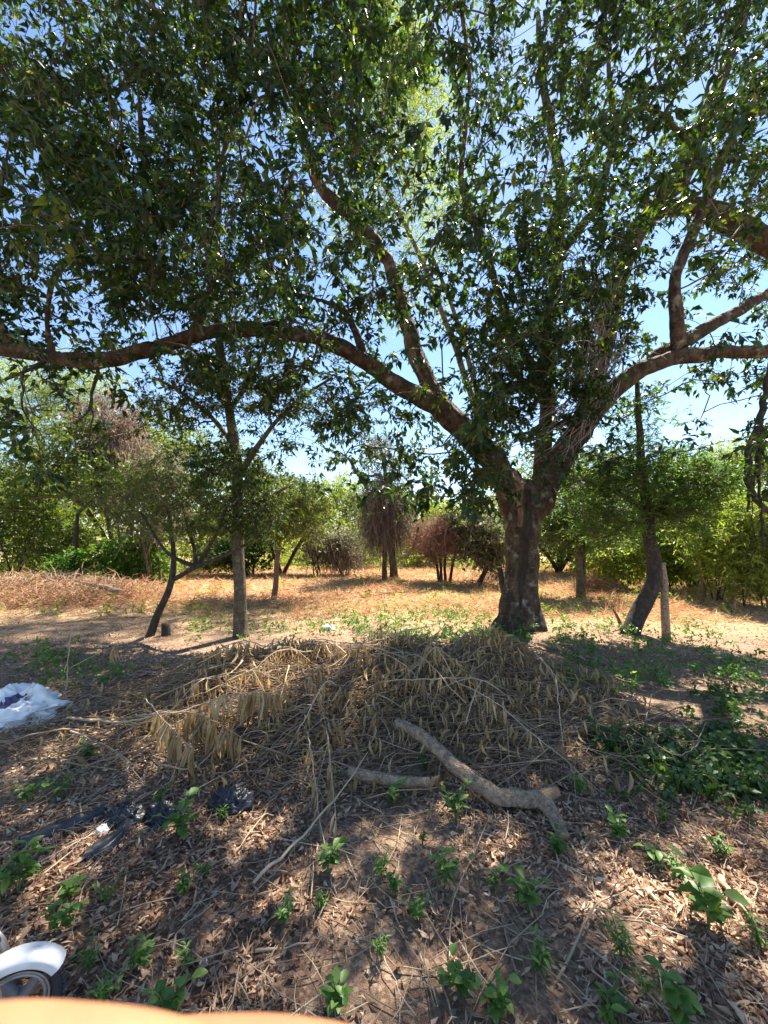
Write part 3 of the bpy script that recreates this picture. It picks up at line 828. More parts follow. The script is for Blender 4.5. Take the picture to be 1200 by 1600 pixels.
# ------------------------------------------------------------------ bushes and trees round the field
def bush(name, label, px, d, lobes, leafm, leaf, group=None, cat='bush', stems=4, bark='bark_dark', stem_r=.03, strand=0):
    """lobes: (px, py, rx_px, ry_px, rd_m, n)"""
    b0 = at(px, 840, d); b0[2] = float(height(b0[0], b0[1]))
    t = thing(name, label, cat, b0, group)
    A = blob_points([(x, y, d + dd, rx, ry, rd, int(n * 1.5)) for x, y, dd, rx, ry, rd, n in lobes])
    sk = Skeleton(12000); g = Geo()
    top = A[:, 2].mean()
    for s in range(stems):
        e = A[rng.integers(len(A))].copy(); e[2] = b0[2] + (top - b0[2]) * rng.uniform(.5, .95)
        st = b0 + np.array([rng.normal() * .12 * (stems > 1), rng.normal() * .12 * (stems > 1), -.05])
        m = (st + e) / 2 + np.array([0, 0, .25 * (e[2] - b0[2])])
        tt = np.linspace(0, 1, 6)[:, None]
        p = (1 - tt) ** 2 * st + 2 * tt * (1 - tt) * m + tt ** 2 * e
        r = np.linspace(stem_r, stem_r * .35, 6)
        trunk_tube(g, p, r, 7, step=.25); sk.limb(p[1:], r[1:], .3)
    part(t, 'trunk' if stems == 1 else 'stems', g, M[bark], smooth=True)
    sk.grow(A, step=.5)
    b = Geo(); sk.branch_geo(b, .006, rmax=stem_r * .7, sides=4, k=4)
    fo = Geo(); foliage(A, fo, None, **leaf)
    if strand:
        strands(b, A, strand, .8, .2, .008)
    part(t, 'branches', b, M['twig_live'] if not strand else M['vine_dead'], kind='stuff')
    part(t, 'crown', fo, M[leafm], kind='stuff')
    return t
LF_B = dict(twigs=4, per=8, rad=.38, L=.135, W=.062, droop=.3, tmpl=LT_QUAD)
LF_B2 = dict(twigs=4, per=7, rad=.5, L=.16, W=.075, droop=.3, tmpl=LT_QUAD)
LF_G = dict(twigs=4, per=9, rad=.4, L=.16, W=.03, droop=.2, tmpl=LT_QUAD, tw_up=.5)
LF_P = dict(twigs=5, per=12, rad=.6, L=.09, W=.03, droop=.1, tmpl=LT_QUAD, flat=.7)
G1 = 'bushes along the far edge of the field'
# left wood
bush('woodland_tree', 'tall thin trunked woodland tree hung with dead vines beyond the brush mound', 118, 12.5, [(110, 700, 0, 70, 75, 1.3, 90), (170, 760, .3, 60, 50, 1.2, 60), (60, 760, .5, 60, 60, 1.2, 60)], 'leaf_sap', LF_B, None, 'tree', 1, 'bark_dark', .12)
bush('vine_hung_tree', 'tall tree veiled with pinkish dead creepers behind the slender tree', 200, 13.5, [(165, 665, 0, 55, 60, 1., 90), (190, 730, 0, 45, 60, 1., 70)], 'leaf_dead', dict(LF_B, per=4, L=.09), None, 'tree', 2, 'bark_dark', .09, strand=1800)
bush('pale_feathery_tree', 'tall pale feathery tree rising above the dark left thicket', 40, 16, [(40, 640, 0, 90, 85, 2., 260), (130, 610, .5, 75, 60, 1.6, 170), (-40, 600, 0, 70, 90, 2., 120), (60, 740, 0, 90, 60, 2., 150)], 'leaf_yellow', LF_P, None, 'tree', 3, 'bark_mid', .11)
bush('dark_thicket', 'dark green thicket behind the dry brush mound', 30, 14, [(20, 800, 0, 90, 70, 1.6, 210), (-60, 760, 0, 60, 100, 1.6, 120), (90, 840, -.5, 60, 40, 1.2, 90)], 'leaf_sap', LF_B, None, 'bush', 6)
bush('light_green_shrub', 'light green leafy shrub beside the fallen log on the mound', 100, 11, [(105, 885, 0, 28, 26, .5, 50)], 'leaf_fern', dict(LF_B, rad=.25, L=.1), None, 'bush', 4, stem_r=.015)
bush('leafy_shrub', 'loose green shrub between the mound and the leaning sapling', 190, 12, [(195, 880, 0, 48, 40, .8, 90), (240, 870, .5, 35, 45, .7, 60)], 'leaf_fern', LF_B, None, 'bush', 5, stem_r=.02)
bush('pale_stemmed_tree', 'small pale stemmed tree draped with dry creepers behind the leaning sapling', 243, 12, [(240, 800, 0, 45, 45, .8, 60), (250, 740, 0, 50, 40, .9, 50)], 'leaf_grey', dict(LF_B, per=6), None, 'tree', 3, 'bark_mid', .05, strand=500)
bush('round_green_tree', 'rounded sunlit green tree behind the thin reddish stemmed tree', 440, 17, [(450, 790, 0, 55, 50, 1.6, 150), (490, 800, 0, 40, 55, 1.4, 110), (400, 760, .5, 60, 50, 1.6, 110)], 'leaf_far', LF_B, None, 'tree', 3, 'bark_dark', .08)
bush('broad_tree', 'broad green tree rising behind the slender grey trunk', 310, 20, [(310, 750, 0, 100, 80, 2.5, 260), (250, 690, 0, 70, 60, 2., 140), (350, 830, 0, 80, 40, 2., 130)], 'leaf_far', LF_B2, None, 'tree', 4, 'bark_dark', .12)
bush('shadowy_bush', 'dark low bush behind the slender grey trunk at the field edge', 400, 15.5, [(395, 860, 0, 45, 30, 1., 90), (350, 870, 0, 40, 22, 1., 60)], 'leaf_mid', LF_B, None, 'bush', 5)
bush('pale_dry_bush', 'pale dry rounded bush at the field edge', 500, 16, [(505, 850, 0, 28, 26, .9, 60)], 'leaf_grey', dict(LF_B, per=6), None, 'bush', 4, strand=500)
bush('brown_dry_bush', 'dull brown domed bush beside the vine smothered tree', 537, 16, [(537, 855, 0, 24, 28, .8, 60)], 'leaf_grey', dict(LF_B, per=7), None, 'bush', 4, strand=500)
bush('yellow_green_tree', 'yellow green round tree against the sky at the far field edge', 540, 26, [(537, 775, 0, 38, 34, 2., 130), (575, 815, 0, 45, 45, 2., 140), (510, 800, 0, 30, 40, 2., 80)], 'leaf_yellow', LF_B2, None, 'tree', 3, 'bark_dark', .1)
for k, (px, d, y, rx, ry, n, m) in enumerate([(470, 24, 850, 55, 30, 110, 'leaf_far'), (560, 21, 862, 35, 24, 80, 'leaf_far'), (655, 22, 850, 40, 35, 110, 'leaf_far'), (705, 24, 818, 55, 42, 160, 'leaf_yellow'), (665, 27, 800, 45, 36, 130, 'leaf_yellow')]):
    bush('field_edge_bush', ['green bush spreading behind the pale dry bush', 'low green bush behind the vine smothered stems', 'dense green bush between the vine tree and pink bush', 'bright yellow green bush right behind the pinkish dead bush', 'pale yellow green treetop above the pinkish dead bush'][k], px, d, [(px, y, 0, rx, ry, 1.6, n)], m, LF_B2, None, 'bush', 4)
bush('grey_green_tree', 'grey green bushy tree with crooked dark stem left of the great trunk', 738, 13.2, [(745, 840, 0, 42, 38, 1., 130), (770, 860, 0, 30, 30, .8, 60), (730, 815, 0, 30, 25, .8, 40)], 'leaf_grey', LF_B, None, 'tree', 2, 'bark_dark', .07, strand=300)
# right side
bush('shaded_tree', 'dense green tree directly behind the fork of the great trunk', 870, 17, [(860, 770, 0, 85, 75, 1.8, 230), (950, 760, 0, 60, 60, 1.6, 140), (890, 850, 0, 90, 35, 1.5, 120)], 'leaf_far', LF_B, None, 'tree', 4, 'bark_dark', .1)
bush('green_tree', 'rounded green tree behind the bent dark trunk', 1075, 12, [(1080, 760, 0, 60, 50, 1.1, 110), (1040, 800, 0, 50, 50, 1., 90), (1110, 800, .3, 50, 45, 1., 80)], 'leaf_fern', LF_B, None, 'tree', 3, 'bark_dark', .07)
bush('feathery_tree', 'pale feathery crowned tree standing in open sky by the hanging vine', 1170, 14, [(1150, 720, 0, 55, 40, 1.2, 110), (1190, 760, 0, 60, 55, 1.2, 130), (1250, 700, 0, 60, 70, 1.4, 90)], 'leaf_yellow', LF_P, None, 'tree', 2, 'bark_mid', .07)
for k, (px, d, lob) in enumerate([
        (960, 12, [(955, 870, 0, 50, 35, .9, 110)]), (1045, 11.5, [(1050, 870, 0, 45, 45, .8, 110)]),
        (1120, 9.6, [(1120, 860, 0, 45, 60, .7, 120), (1135, 810, 0, 40, 40, .6, 60)]),
        (1180, 8.6, [(1180, 880, 0, 50, 60, .6, 150), (1190, 820, 0, 45, 50, .6, 90)]),
        (1260, 9.0, [(1270, 850, 0, 70, 90, .9, 160)]), (1000, 15, [(1000, 850, 0, 60, 40, 1., 120)]), (1150, 13, [(1150, 820, 0, 70, 60, 1.1, 140)])]):
    bush('sunlit_shrub', ['low yellow green shrub behind the grey paired stems', 'bushy yellow green shrub behind the pale post', 'tall yellow green shrub behind the thin brown stake', 'tall leafy yellow green shrub under the hanging vine loop',
         'broad yellow green shrub past the hanging vine loop', 'hazy green shrub between the paired stems and the bent trunk', 'tall bright shrub behind the thin brown stake thicket'][k], px, d, lob, 'leaf_yellow' if k != 5 else 'leaf_far', LF_G if k in (2, 3, 4) else LF_B, None, 'bush', 6, stem_r=.018)
bush('hazy_tree', 'hazy pale green tree filling the gap behind the grey green bushy tree', 775, 29, [(780, 800, 0, 60, 45, 2.2, 150), (730, 825, 0, 50, 35, 2., 90)], 'leaf_yellow', LF_B2, None, 'tree', 3, 'bark_dark', .1)
bush('leafy_wood_tree', 'broad sunlit yellow green tree beyond the vine hung tree', 190, 22, [(190, 720, 0, 95, 70, 2.5, 260), (110, 780, 0, 90, 60, 2.5, 200)], 'leaf_yellow', LF_B2, None, 'tree', 4, 'bark_dark', .12)
# tall yellow-green tree whose sunlit top shows through the canopy
bush('tall_sunlit_tree', 'tall tree with sunlit yellow green top showing through the canopy gap', 812, 15.5, [(640, 180, 0, 75, 120, 2., 150), (600, 60, 0, 90, 90, 2., 110), (690, 330, 0, 90, 80, 1.8, 70), (560, 330, 0, 70, 70, 1.6, 40), (640, 450, 0, 90, 50, 1.6, 30)], 'leaf_yellow', dict(LF_P, rad=.8, L=.11, W=.04), None, 'tree', 2, 'bark_mid', .16)
# low growth under the trees all round the field
def undergrowth():
    n = 2600
    x = rng.uniform(-26, 26, n)
    edge = np.interp(x, [-26, -7, -5, 6.5, 8, 26], [13, 13.2, 19.5, 20, 12.8, 12])
    y = edge + rng.random(n) ** 1.5 * 9
    h = np.clip(.5 + 1.2 * vnoise(x * .5, y * .5, 33) + .5 * rng.random(n), .12, 1.6)
    A = np.stack([x, y, height(x, y) + .1 + rng.random(n) * h], -1)
    fo = Geo(); foliage(A, fo, None, twigs=4, per=6, rad=.35, L=.15, W=.06, droop=.2, tmpl=LT_QUAD, tw_up=.4)
    solo('undergrowth', fo, M['leaf_yellow'], (0, 18, 0), 'low yellow green undergrowth filling the ground below the field edge trees', 'undergrowth', kind='stuff')
undergrowth()
# far wood closing the view
def far_wood():
    n = 2200
    x = rng.uniform(-75, 75, n); y = 34 + rng.random(n) * 14 + np.abs(x) * .1
    h = (3.4 + 3.4 * vnoise(x * .12, y * .12, 31) + 1.5 * rng.random(n))
    z = rng.random(n) * h
    A = np.stack([x, y, z], -1)
    fo = Geo(); foliage(A, fo, None, twigs=5, per=8, rad=1.1, L=.38, W=.2, droop=.3, tmpl=LT_QUAD)
    solo('far_wood', fo, M['leaf_far'], (0, 40, 0), 'far off line of green trees closing the field', 'woodland', kind='stuff')
far_wood()
# ------------------------------------------------------------------ ground cover
from mathutils import Matrix
def frame_matrix(pos, d, nr, s):
    d = d / np.linalg.norm(d)
    sd = np.cross(nr, d); sd /= max(np.linalg.norm(sd), 1e-6)
    u = np.cross(d, sd)
    m = Matrix(((d[0], sd[0], u[0], 0), (d[1], sd[1], u[1], 0), (d[2], sd[2], u[2], 0), (0, 0, 0, 1)))
    return Matrix.Translation([float(c) for c in pos]) @ m @ Matrix.Scale(float(s), 4)

def in_view_xy(n, y0, y1, margin=1.08, power=1.0):
    y = y0 + (y1 - y0) * rng.random(n) ** power
    x = rng.uniform(-1, 1, n) * (y * 600 / F * margin + .15)
    return x, y

def litter():
    x1, y1 = in_view_xy(48000, 1.2, 3.6)
    x2, y2 = in_view_xy(34000, 3.2, 9.0, power=.8)
    x, y = np.concatenate([x1, x2]), np.concatenate([y1, y2])
    patch = vnoise(x * 1.3, y * 1.3, 41) + .6 * vnoise(x * 4, y * 4, 42)
    k = rng.random(len(x)) < np.clip(.72 + 1.5 * patch, .06, 1)
    x, y = x[k], y[k]
    n = len(x)
    z = height(x, y) + rng.uniform(.002, .022, n)
    az = rng.uniform(0, 2 * np.pi, n)
    d = np.stack([np.cos(az), np.sin(az), rng.normal(size=n) * .22], -1)
    nr = unit(np.array([[0, 0, 1.]]) + rng.normal(size=(n, 3)) * .45)
    L = rng.uniform(.014, .046, n) * np.where(rng.random(n) < .06, 1.8, 1)
    W = L * rng.uniform(.28, .62, n)
    thin = rng.random(n) < .35
    L = np.where(thin, L * 1.7, L); W = np.where(thin, L * rng.uniform(.08, .2, n), W)
    L = np.minimum(L, .062); W = np.minimum(W, .026)
    tone = vnoise(x * 1.1 + 7, y * 1.1, 43)
    rn = np.clip(rng.random(n) ** .95 + tone * .4, 0, 1)
    curl = rng.normal(size=n) * 2.2 + .5
    P = np.stack([x, y, z], -1)
    order = np.argsort(y * 1.0 - L * 12)
    big, rest = order[:300], order[300:]
    g = Geo(); V, f, m = leaves(P[rest], d[rest], nr[rest], L[rest], W[rest], LT_FOLD, curl[rest]); g.add(V, f, np.repeat(rn[rest], m))
    o = solo('leaf_litter', g, M['litter'], (0, 0, 0), 'brown and tan fallen leaves strewn over the shaded ground', 'leaf litter', kind='stuff')
    var = []
    for q in range(24):
        gg = Geo(); V, f, m = leaves(np.zeros((1, 3)), np.array([[1., 0, 0]]), np.array([[0, 0, 1.]]), 1., rng.uniform(.32, .62), LT_FINE, rng.uniform(-2, 3))
        gg.add(V, f, (q + .5) / 24); var.append(gg.mesh('fallen_leaf', M['litter']))
    for q in big:
        o = bpy.data.objects.new('fallen_leaf', var[min(23, int(rn[q] * 24))]); COL.objects.link(o); o.parent = GROUND
        o.matrix_local = frame_matrix(P[q], d[q], nr[q], L[q])
    # twig debris
    n = 2500
    xa, ya = in_view_xy(1500, 1.2, 3.6); xb, yb = in_view_xy(1000, 3.4, 8.5)
    x, y = np.concatenate([xa, xb]), np.concatenate([ya, yb])
    az = rng.uniform(0, 2 * np.pi, n); Lg = rng.uniform(.06, .32, n) * np.where(rng.random(n) < .08, 2.2, 1)
    bend = rng.normal(size=n) * .25
    pts = []
    for t in (-.5, -.15, .2, .5):
        xx = x + np.cos(az + bend * t) * Lg * t; yy = y + np.sin(az + bend * t) * Lg * t
        pts.append(np.stack([xx, yy, height(xx, yy) + .012 + rng.uniform(0, .03, n)], -1))
    r = rng.uniform(.001, .003, n)
    g = Geo(); V, f = tubes(np.stack(pts, 1), r[:, None] * np.array([[1.1, 1, .9, .6]]), 4); g.add(V, f, np.repeat(rng.random(n) ** .8, 16))
    solo('twig_debris', g, M['twig'], (0, 0, 0), 'broken dry twigs scattered among the fallen leaves', 'twigs', kind='stuff')
litter()

def straw_field():
    g = Geo()
    n = 105000
    x, y = in_view_xy(n, 7.0, 23, 1.15, 1.25)
    edge = y + 2.2 * vnoise(x * .5, y * .5, 51)
    k = rng.random(n) < np.clip((edge - 7.2) / 1.6, .06, 1)
    x, y = x[k], y[k]; n = len(x)
    tall = np.clip(.5 + 1.4 * vnoise(x * .7, y * .7, 52) + .7 * vnoise(x * 2.2, y * 2.2, 53), .15, 1.6)
    L = rng.uniform(.12, .42, n) * (.55 + .6 * tall)
    az = rng.uniform(0, 2 * np.pi, n)
    lean = rng.uniform(-.02, .65, n) * np.where(rng.random(n) < .12, 1.8, .75)
    d = unit(np.stack([np.cos(az), np.sin(az), lean], -1))
    nr = rand_unit(n)
    P = np.stack([x, y, height(x, y) + rng.uniform(0, .1, n) * tall], -1)
    W = rng.uniform(.006, .016, n) * (.6 + y / 14)
    green = vnoise(x * .45 + 3, y * .6, 54) + .5 * vnoise(x * 1.7, y * 1.7, 55)
    rn = np.where(rng.random(n) < np.clip(.10 + .75 * green, .02, .75), rng.uniform(.88, 1, n), np.clip(rng.random(n) * .8 + .3 * vnoise(x * .8, y * .8, 56), 0, .86))
    V, f, m = leaves(P, d, nr, L, W, LT_QUAD); g.add(V, f, np.repeat(rn, m))
    # bent tufts standing out of the cut straw
    nt_ = 620
    x, y = in_view_xy(nt_, 7.8, 19, 1.1); k = 26
    xx = np.repeat(x, k) + rng.normal(size=nt_ * k) * .07; yy = np.repeat(y, k) + rng.normal(size=nt_ * k) * .07
    n = nt_ * k; az = rng.uniform(0, 2 * np.pi, n)
    d = unit(np.stack([np.cos(az), np.sin(az), rng.uniform(.3, 2.2, n)], -1) + np.repeat(rng.normal(size=(nt_, 3)) * [.5, .5, 0], k, 0))
    V, f, m = leaves(np.stack([xx, yy, height(xx, yy)], -1), d, rand_unit(n), rng.uniform(.1, .34, n) * np.repeat(rng.uniform(.6, 1.3, nt_), k), rng.uniform(.006, .013, n), LT_QUAD, 2.)
    g.add(V, f, np.repeat(np.clip(np.repeat(np.where(rng.random(nt_) < .2, .93, rng.uniform(.1, .8, nt_)), k) + rng.normal(size=n) * .06, 0, 1), m))
    solo('dry_grass', g, M['straw'], (0, 14, 0), 'sunlit cut straw and dry grass covering the open field', 'dry grass', kind='stuff')
straw_field()

def heap(name, label, cat, c, rx, ry, rz, nt_, nl, tmat='straw', lmat='litter', seed=0):
    """mound of cut dry brush"""
    g = Geo()
    v = rand_unit(nt_); v[:, 2] = np.abs(v[:, 2])
    P = c + v * np.array([rx, ry, rz]) * rng.uniform(.75, 1.05, (nt_, 1))
    P[:, 2] = np.maximum(P[:, 2], height(P[:, 0], P[:, 1]) + .01)
    a = rng.uniform(0, 2 * np.pi, nt_)
    d = np.stack([np.cos(a), np.sin(a), rng.normal(size=nt_) * .5 - .1], -1) * rng.uniform(.12, .4, (nt_, 1))
    m = P + d * .5 + np.array([0, 0, .04]) + rng.normal(size=(nt_, 3)) * .03
    V, f = tubes(np.stack([P, m, P + d], 1), np.repeat([[.007, .005, .003]], nt_, 0), 3)
    g.add(V, f, np.repeat(rng.random(nt_) * .85, 9))
    o = solo(name, g, M[tmat], c, label, cat, kind='stuff')
heap('dead_stick_heap', 'dark dead sticks piled on the reddish brush mound', 'stick heap', np.array([-7.9, 9.3, .15]), 2.2, .9, .55, 900, 0, 'twig')
heap('brush_mound', 'reddish mound of cut dry brush at the edge of the dark thicket', 'brush mound', np.array([-8.6, 9.7, .12]), 3.3, 1.6, .45, 5200, 0)
heap('dry_tuft', 'low heap of dry brush at the foot of the paired stems', 'dry tuft', np.array([6.2, 11.6, 0.]), .8, .5, .3, 900, 0)

def low_weeds():
    g = Geo()
    spots = [(560, 980, 90, 16, 110), (680, 965, 110, 14, 120), (640, 1005, 70, 14, 80), (740, 1000, 60, 20, 85), (880, 1000, 50, 16, 30), (950, 985, 60, 18, 35), (1050, 1010, 90, 30, 55), (1150, 1050, 60, 40, 55),
             (330, 985, 60, 12, 35), (60, 1040, 60, 20, 35), (150, 1060, 70, 15, 20), (430, 990, 40, 12, 25), (900, 1060, 50, 25, 30), (1000, 1070, 70, 30, 45), (870, 960, 60, 10, 30), (790, 1010, 40, 10, 30), (930, 1020, 90, 25, 30)]
    C = []
    for px, py, rx, ry, n in spots:
        for _ in range(n):
            p = gpt(px + rng.normal() * rx * .55, min(1400, max(930, py + rng.normal() * ry * .6)))
            C.append(p + np.array([0, 0, rng.uniform(.02, .14)]))
    C = np.array(C)
    foliage(C, g, None, twigs=3, per=5, rad=.09, L=.05, W=.026, droop=.1, tmpl=LT_FOLD, tw_up=.4)
    solo('low_weeds', g, M['weed'], (0, 6, 0), 'low green weeds patched round the foot of the great tree', 'weeds', kind='stuff')
    g = Geo(); C = []
    for px, py, rx, ry, n in [(975, 1165, 45, 26, 33), (1060, 1195, 85, 45, 60), (1140, 1170, 70, 50, 67), (1185, 1230, 50, 50, 30), (1095, 1235, 80, 26, 26), (1130, 1100, 70, 40, 30)]:
        for _ in range(n):
            p = gpt(px + rng.normal() * rx * .5, py + rng.normal() * ry * .5)
            C.append(p + np.array([0, 0, rng.uniform(.01, .08)]))
    foliage(np.array(C), g, None, twigs=4, per=5, rad=.1, L=.045, W=.03, droop=.2, tmpl=LT_FOLD, tw_up=.3)
    solo('creeper_patch', g, M['weed_dark'], (2.4, 3.2, 0), 'dark green creeper covering the ground right of the brush pile', 'creeper', kind='stuff')
    # sparse field weeds
    x, y = in_view_xy(420, 7.5, 16); k = vnoise(x * .5, y * .5, 61) > .02
    C = np.stack([x, y, height(x, y) + .08], -1)[k]
    g = Geo(); foliage(C, g, None, twigs=4, per=5, rad=.14, L=.08, W=.03, droop=0., tmpl=LT_QUAD, tw_up=.7)
    solo('field_weeds', g, M['leaf_yellow'], (0, 11, 0), 'yellow green weeds sprouting through the straw field', 'weeds', kind='stuff')
low_weeds()

# ------------------------------------------------------------------ the brush pile
def pile_top(x, y):
    return height(x, y) + .27 * pile_shape(x, y)

def brush_tangle():
    n = 5200
    x = rng.uniform(-2.9, 2.4, n * 3); y = rng.uniform(2.2, 5.2, n * 3)
    k = rng.random(n * 3) < .15 * (pile_shape(x, y) > .02) + pile_shape(x, y)
    x, y = x[k][:n], y[k][:n]; n = len(x)
    lev = rng.random(n) ** .6
    z0 = height(x, y); z = z0 + (pile_top(x, y) - z0) * lev
    az = rng.normal(size=n) * .7 + np.where(rng.random(n) < .5, np.pi, 0) + .4
    L = rng.uniform(.15, .75, n)
    d = np.stack([np.cos(az), np.sin(az) * .8, rng.normal(size=n) * .22], -1)
    a = np.stack([x, y, z], -1)
    side = rand_unit(n, .6)
    pts = [a, a + d * (L * .35)[:, None] + side * (L * .10)[:, None], a + d * (L * .7)[:, None] + side * (L * .06)[:, None], a + d * L[:, None] + np.array([0, 0, -1.]) * (L * .2)[:, None]]
    P = np.stack(pts, 1)
    P[..., 2] = np.maximum(P[..., 2], height(P[..., 0], P[..., 1]) + .005)
    P[..., 2] = np.minimum(P[..., 2], pile_top(P[..., 0], P[..., 1]) + .10)
    r = rng.uniform(.0014, .0045, n) * np.where(rng.random(n) < .05, 1.9, 1)
    g = Geo(); V, f = tubes(P, r[:, None] * np.array([[1.2, 1, .8, .5]]), 4); g.add(V, f, np.repeat(np.clip(rng.random(n) * .75, 0, 1), 16))
    solo('brush_tangle', g, M['twig'], (0, 3.8, 0), 'dense tangle of dead twigs heaped in a low pile', 'brush', kind='stuff')
    # drooping dry leaves all over the pile
    n = 6500
    x = rng.uniform(-2.8, 2.3, n * 3); y = rng.uniform(2.3, 5.2, n * 3)
    k = rng.random(n * 3) < (.1 * (pile_shape(x, y) > .02) + pile_shape(x, y)) * np.clip(.7 + 1.1 * vnoise(x * 1.6, y * 1.6, 71), .1, 1)
    x, y = x[k][:n], y[k][:n]; n = len(x)
    z = pile_top(x, y) + rng.uniform(-.16, .12, n)
    d = unit(rng.normal(size=(n, 3)) * .35 + np.array([0, -.15, -1.]))
    L = rng.uniform(.05, .14, n)
    g = Geo(); V, f, m = leaves(np.stack([x, y, z], -1), d, rand_unit(n), L, L * rng.uniform(.12, .22, n), LT_DRY, rng.uniform(.1, .9, n))
    g.add(V, f, np.repeat(np.clip(rng.random(n) * .8 + .15 * vnoise(x * 2, y * 2, 72), 0, 1), m))
    solo('dry_foliage', g, M['dry_leaf'], (0, 3.8, 0), 'withered tan leaves drooping all over the brush pile', 'dry leaves', kind='stuff')
brush_tangle()

DRY_VAR = []
for q in range(12):
    gg = Geo(); V, f, m = leaves(np.zeros((1, 3)), np.array([[1., 0, 0]]), np.array([[0, 0, 1.]]), 1., rng.uniform(.10, .15), LT_DRY, rng.uniform(.1, .6))
    gg.add(V, f, .35 + .6 * (q + .5) / 12); DRY_VAR.append(gg.mesh('dry_leaf', M['dry_leaf']))

def dead_branch(pts, r, label, group=None, n_leaf=0, span=(.3, 1.), leafL=.18, twigs=3, name='dead_branch', mat='twig', single=True):
    p, _ = resample(np.array(pts), np.full(len(pts), r), .05)
    loc = p[0].copy(); loc[2] = float(height(p[0, 0], p[0, 1]))
    t = thing(name, label, 'branch', loc, group)
    g = Geo(); k = len(p)
    p = p + rng.normal(size=p.shape) * r * .5
    V, f = tubes(p[None], np.linspace(r, r * .35, k)[None], 6, True); g.add(V, f, rng.uniform(.55, 1))
    tips = []
    for _ in range(twigs):
        i = rng.integers(k // 4, k - 2)
        dv = unit(p[min(i + 3, k - 1)] - p[i] + 1e-5) * .6 + rand_unit(1, .5)[0] * .7
        L = rng.uniform(.15, .45)
        tt = np.linspace(0, 1, 5)[:, None]
        q = p[i] + dv * L * tt + np.array([0, 0, -.12 * L]) * tt ** 2
        q[:, 2] = np.maximum(q[:, 2], height(q[:, 0], q[:, 1]) + .01)
        V, f = tubes(q[None], np.linspace(r * .5, r * .2, 5)[None], 5); g.add(V, f, rng.uniform(.5, 1))
        tips.append(q)
    part(t, 'stem', g, M[mat], smooth=True)
    ts = np.sort(rng.uniform(*span, n_leaf))
    for s in ts:
        i = min(int(s * (k - 1)), k - 2)
        pos = p[i] + (p[i + 1] - p[i]) * rng.random()
        d = np.array([rng.normal() * .16, rng.normal() * .2, -1.]); d /= np.linalg.norm(d)
        L = leafL * rng.uniform(.65, 1.15)
        room = pos[2] - float(height(pos[0], pos[1])) - .01
        if room < L:
            d[1] -= 1.2 * (1 - max(room, .02) / L); d /= np.linalg.norm(d)
        o = bpy.data.objects.new('dry_leaf', DRY_VAR[rng.integers(12)]); COL.objects.link(o); o.parent = t
        o.matrix_local = frame_matrix(pos - loc, d, np.array([rng.normal() * .6, -1., .2]), L)
    return t
def P3(*a):
    """(px, py, lift): points held lift metres above the pile surface"""
    return [gpt(x, y, pile_top, h) for x, y, h in a]
dead_branch(P3((105, 1122, .05), (190, 1130, .1), (300, 1108, .2), (350, 1086, .24), (400, 1080, .22), (448, 1086, .16)), .009, 'long pale dead branch with a comb of big hanging tan leaves at its tip', None, 40, (.62, 1.), .22)
dead_branch(P3((215, 1118, .08), (270, 1112, .16), (312, 1114, .22), (345, 1132, .24), (376, 1152, .2)), .006, 'forked dead branch with drooping leaf comb midway down the pile front', None, 36, (.45, 1.), .22)
dead_branch(P3((225, 1090, .12), (250, 1118, .2), (270, 1142, .24), (306, 1172, .22)), .005, 'short dead branch with lowest hanging leaf comb over the black plastic', None, 34, (.35, 1.), .20)
dead_branch(P3((235, 1095, .06), (300, 1065, .14), (340, 1055, .2), (400, 1045, .2), (430, 1060, .12)), .006, 'arching dead branch on the pile crest toward the slender tree', None, 22, (.2, .95), .16)
dead_branch([at(*q) for q in ((103, 1108, 3.75), (104, 1060, 3.75), (108, 1020, 3.75), (112, 980, 3.75))], .007, 'thin upright dry stalk beside the white bag', None, 4, (.3, .7), .1, 0)
dead_branch([at(*q) for q in ((107, 1045, 3.75), (140, 1028, 3.75), (170, 1012, 3.75), (190, 1006, 3.75))], .004, 'thin side twig ending in a tuft of dry leaves near white bag', None, 7, (.85, 1.), .15, 0)
for k in range(34):
    x0, y0 = rng.uniform(-1.5, 1.9), rng.uniform(2.9, 4.6)
    a = math.pi + rng.normal() * .9 if rng.random() < .65 else rng.uniform(-.6, .9) - math.pi / 2
    L = rng.uniform(.7, 1.5)
    pts = []
    for s in (0, .2, .4, .6, .8, 1):
        xx, yy = x0 + math.cos(a) * L * s, y0 + math.sin(a) * L * s * .8
        hh = float(pile_top(xx, yy))
        pts.append([xx, yy, hh + .02 + .55 * s * (1 - s) * rng.uniform(.4, .8) + (.04 if s < 1 else -.02)])
    nl_ = int(rng.integers(9, 22))
    where = ('crest by the slender tree' if x0 < -.3 else 'crest before the great trunk') if y0 > 3.9 else ('end near the white bag' if x0 < -.9 else 'above the leaf combs' if x0 < -.1 else 'above the crooked log' if x0 < 1. else 'end near the dark creeper')
    dead_branch(pts, rng.uniform(.004, .008), '%s arching dead branch on the brush pile, %s' % ('sparsely leaved' if nl_ < 15 else 'thickly leaved', where), 'dead branches heaped on the brush pile', nl_, (.25, 1.), .13)

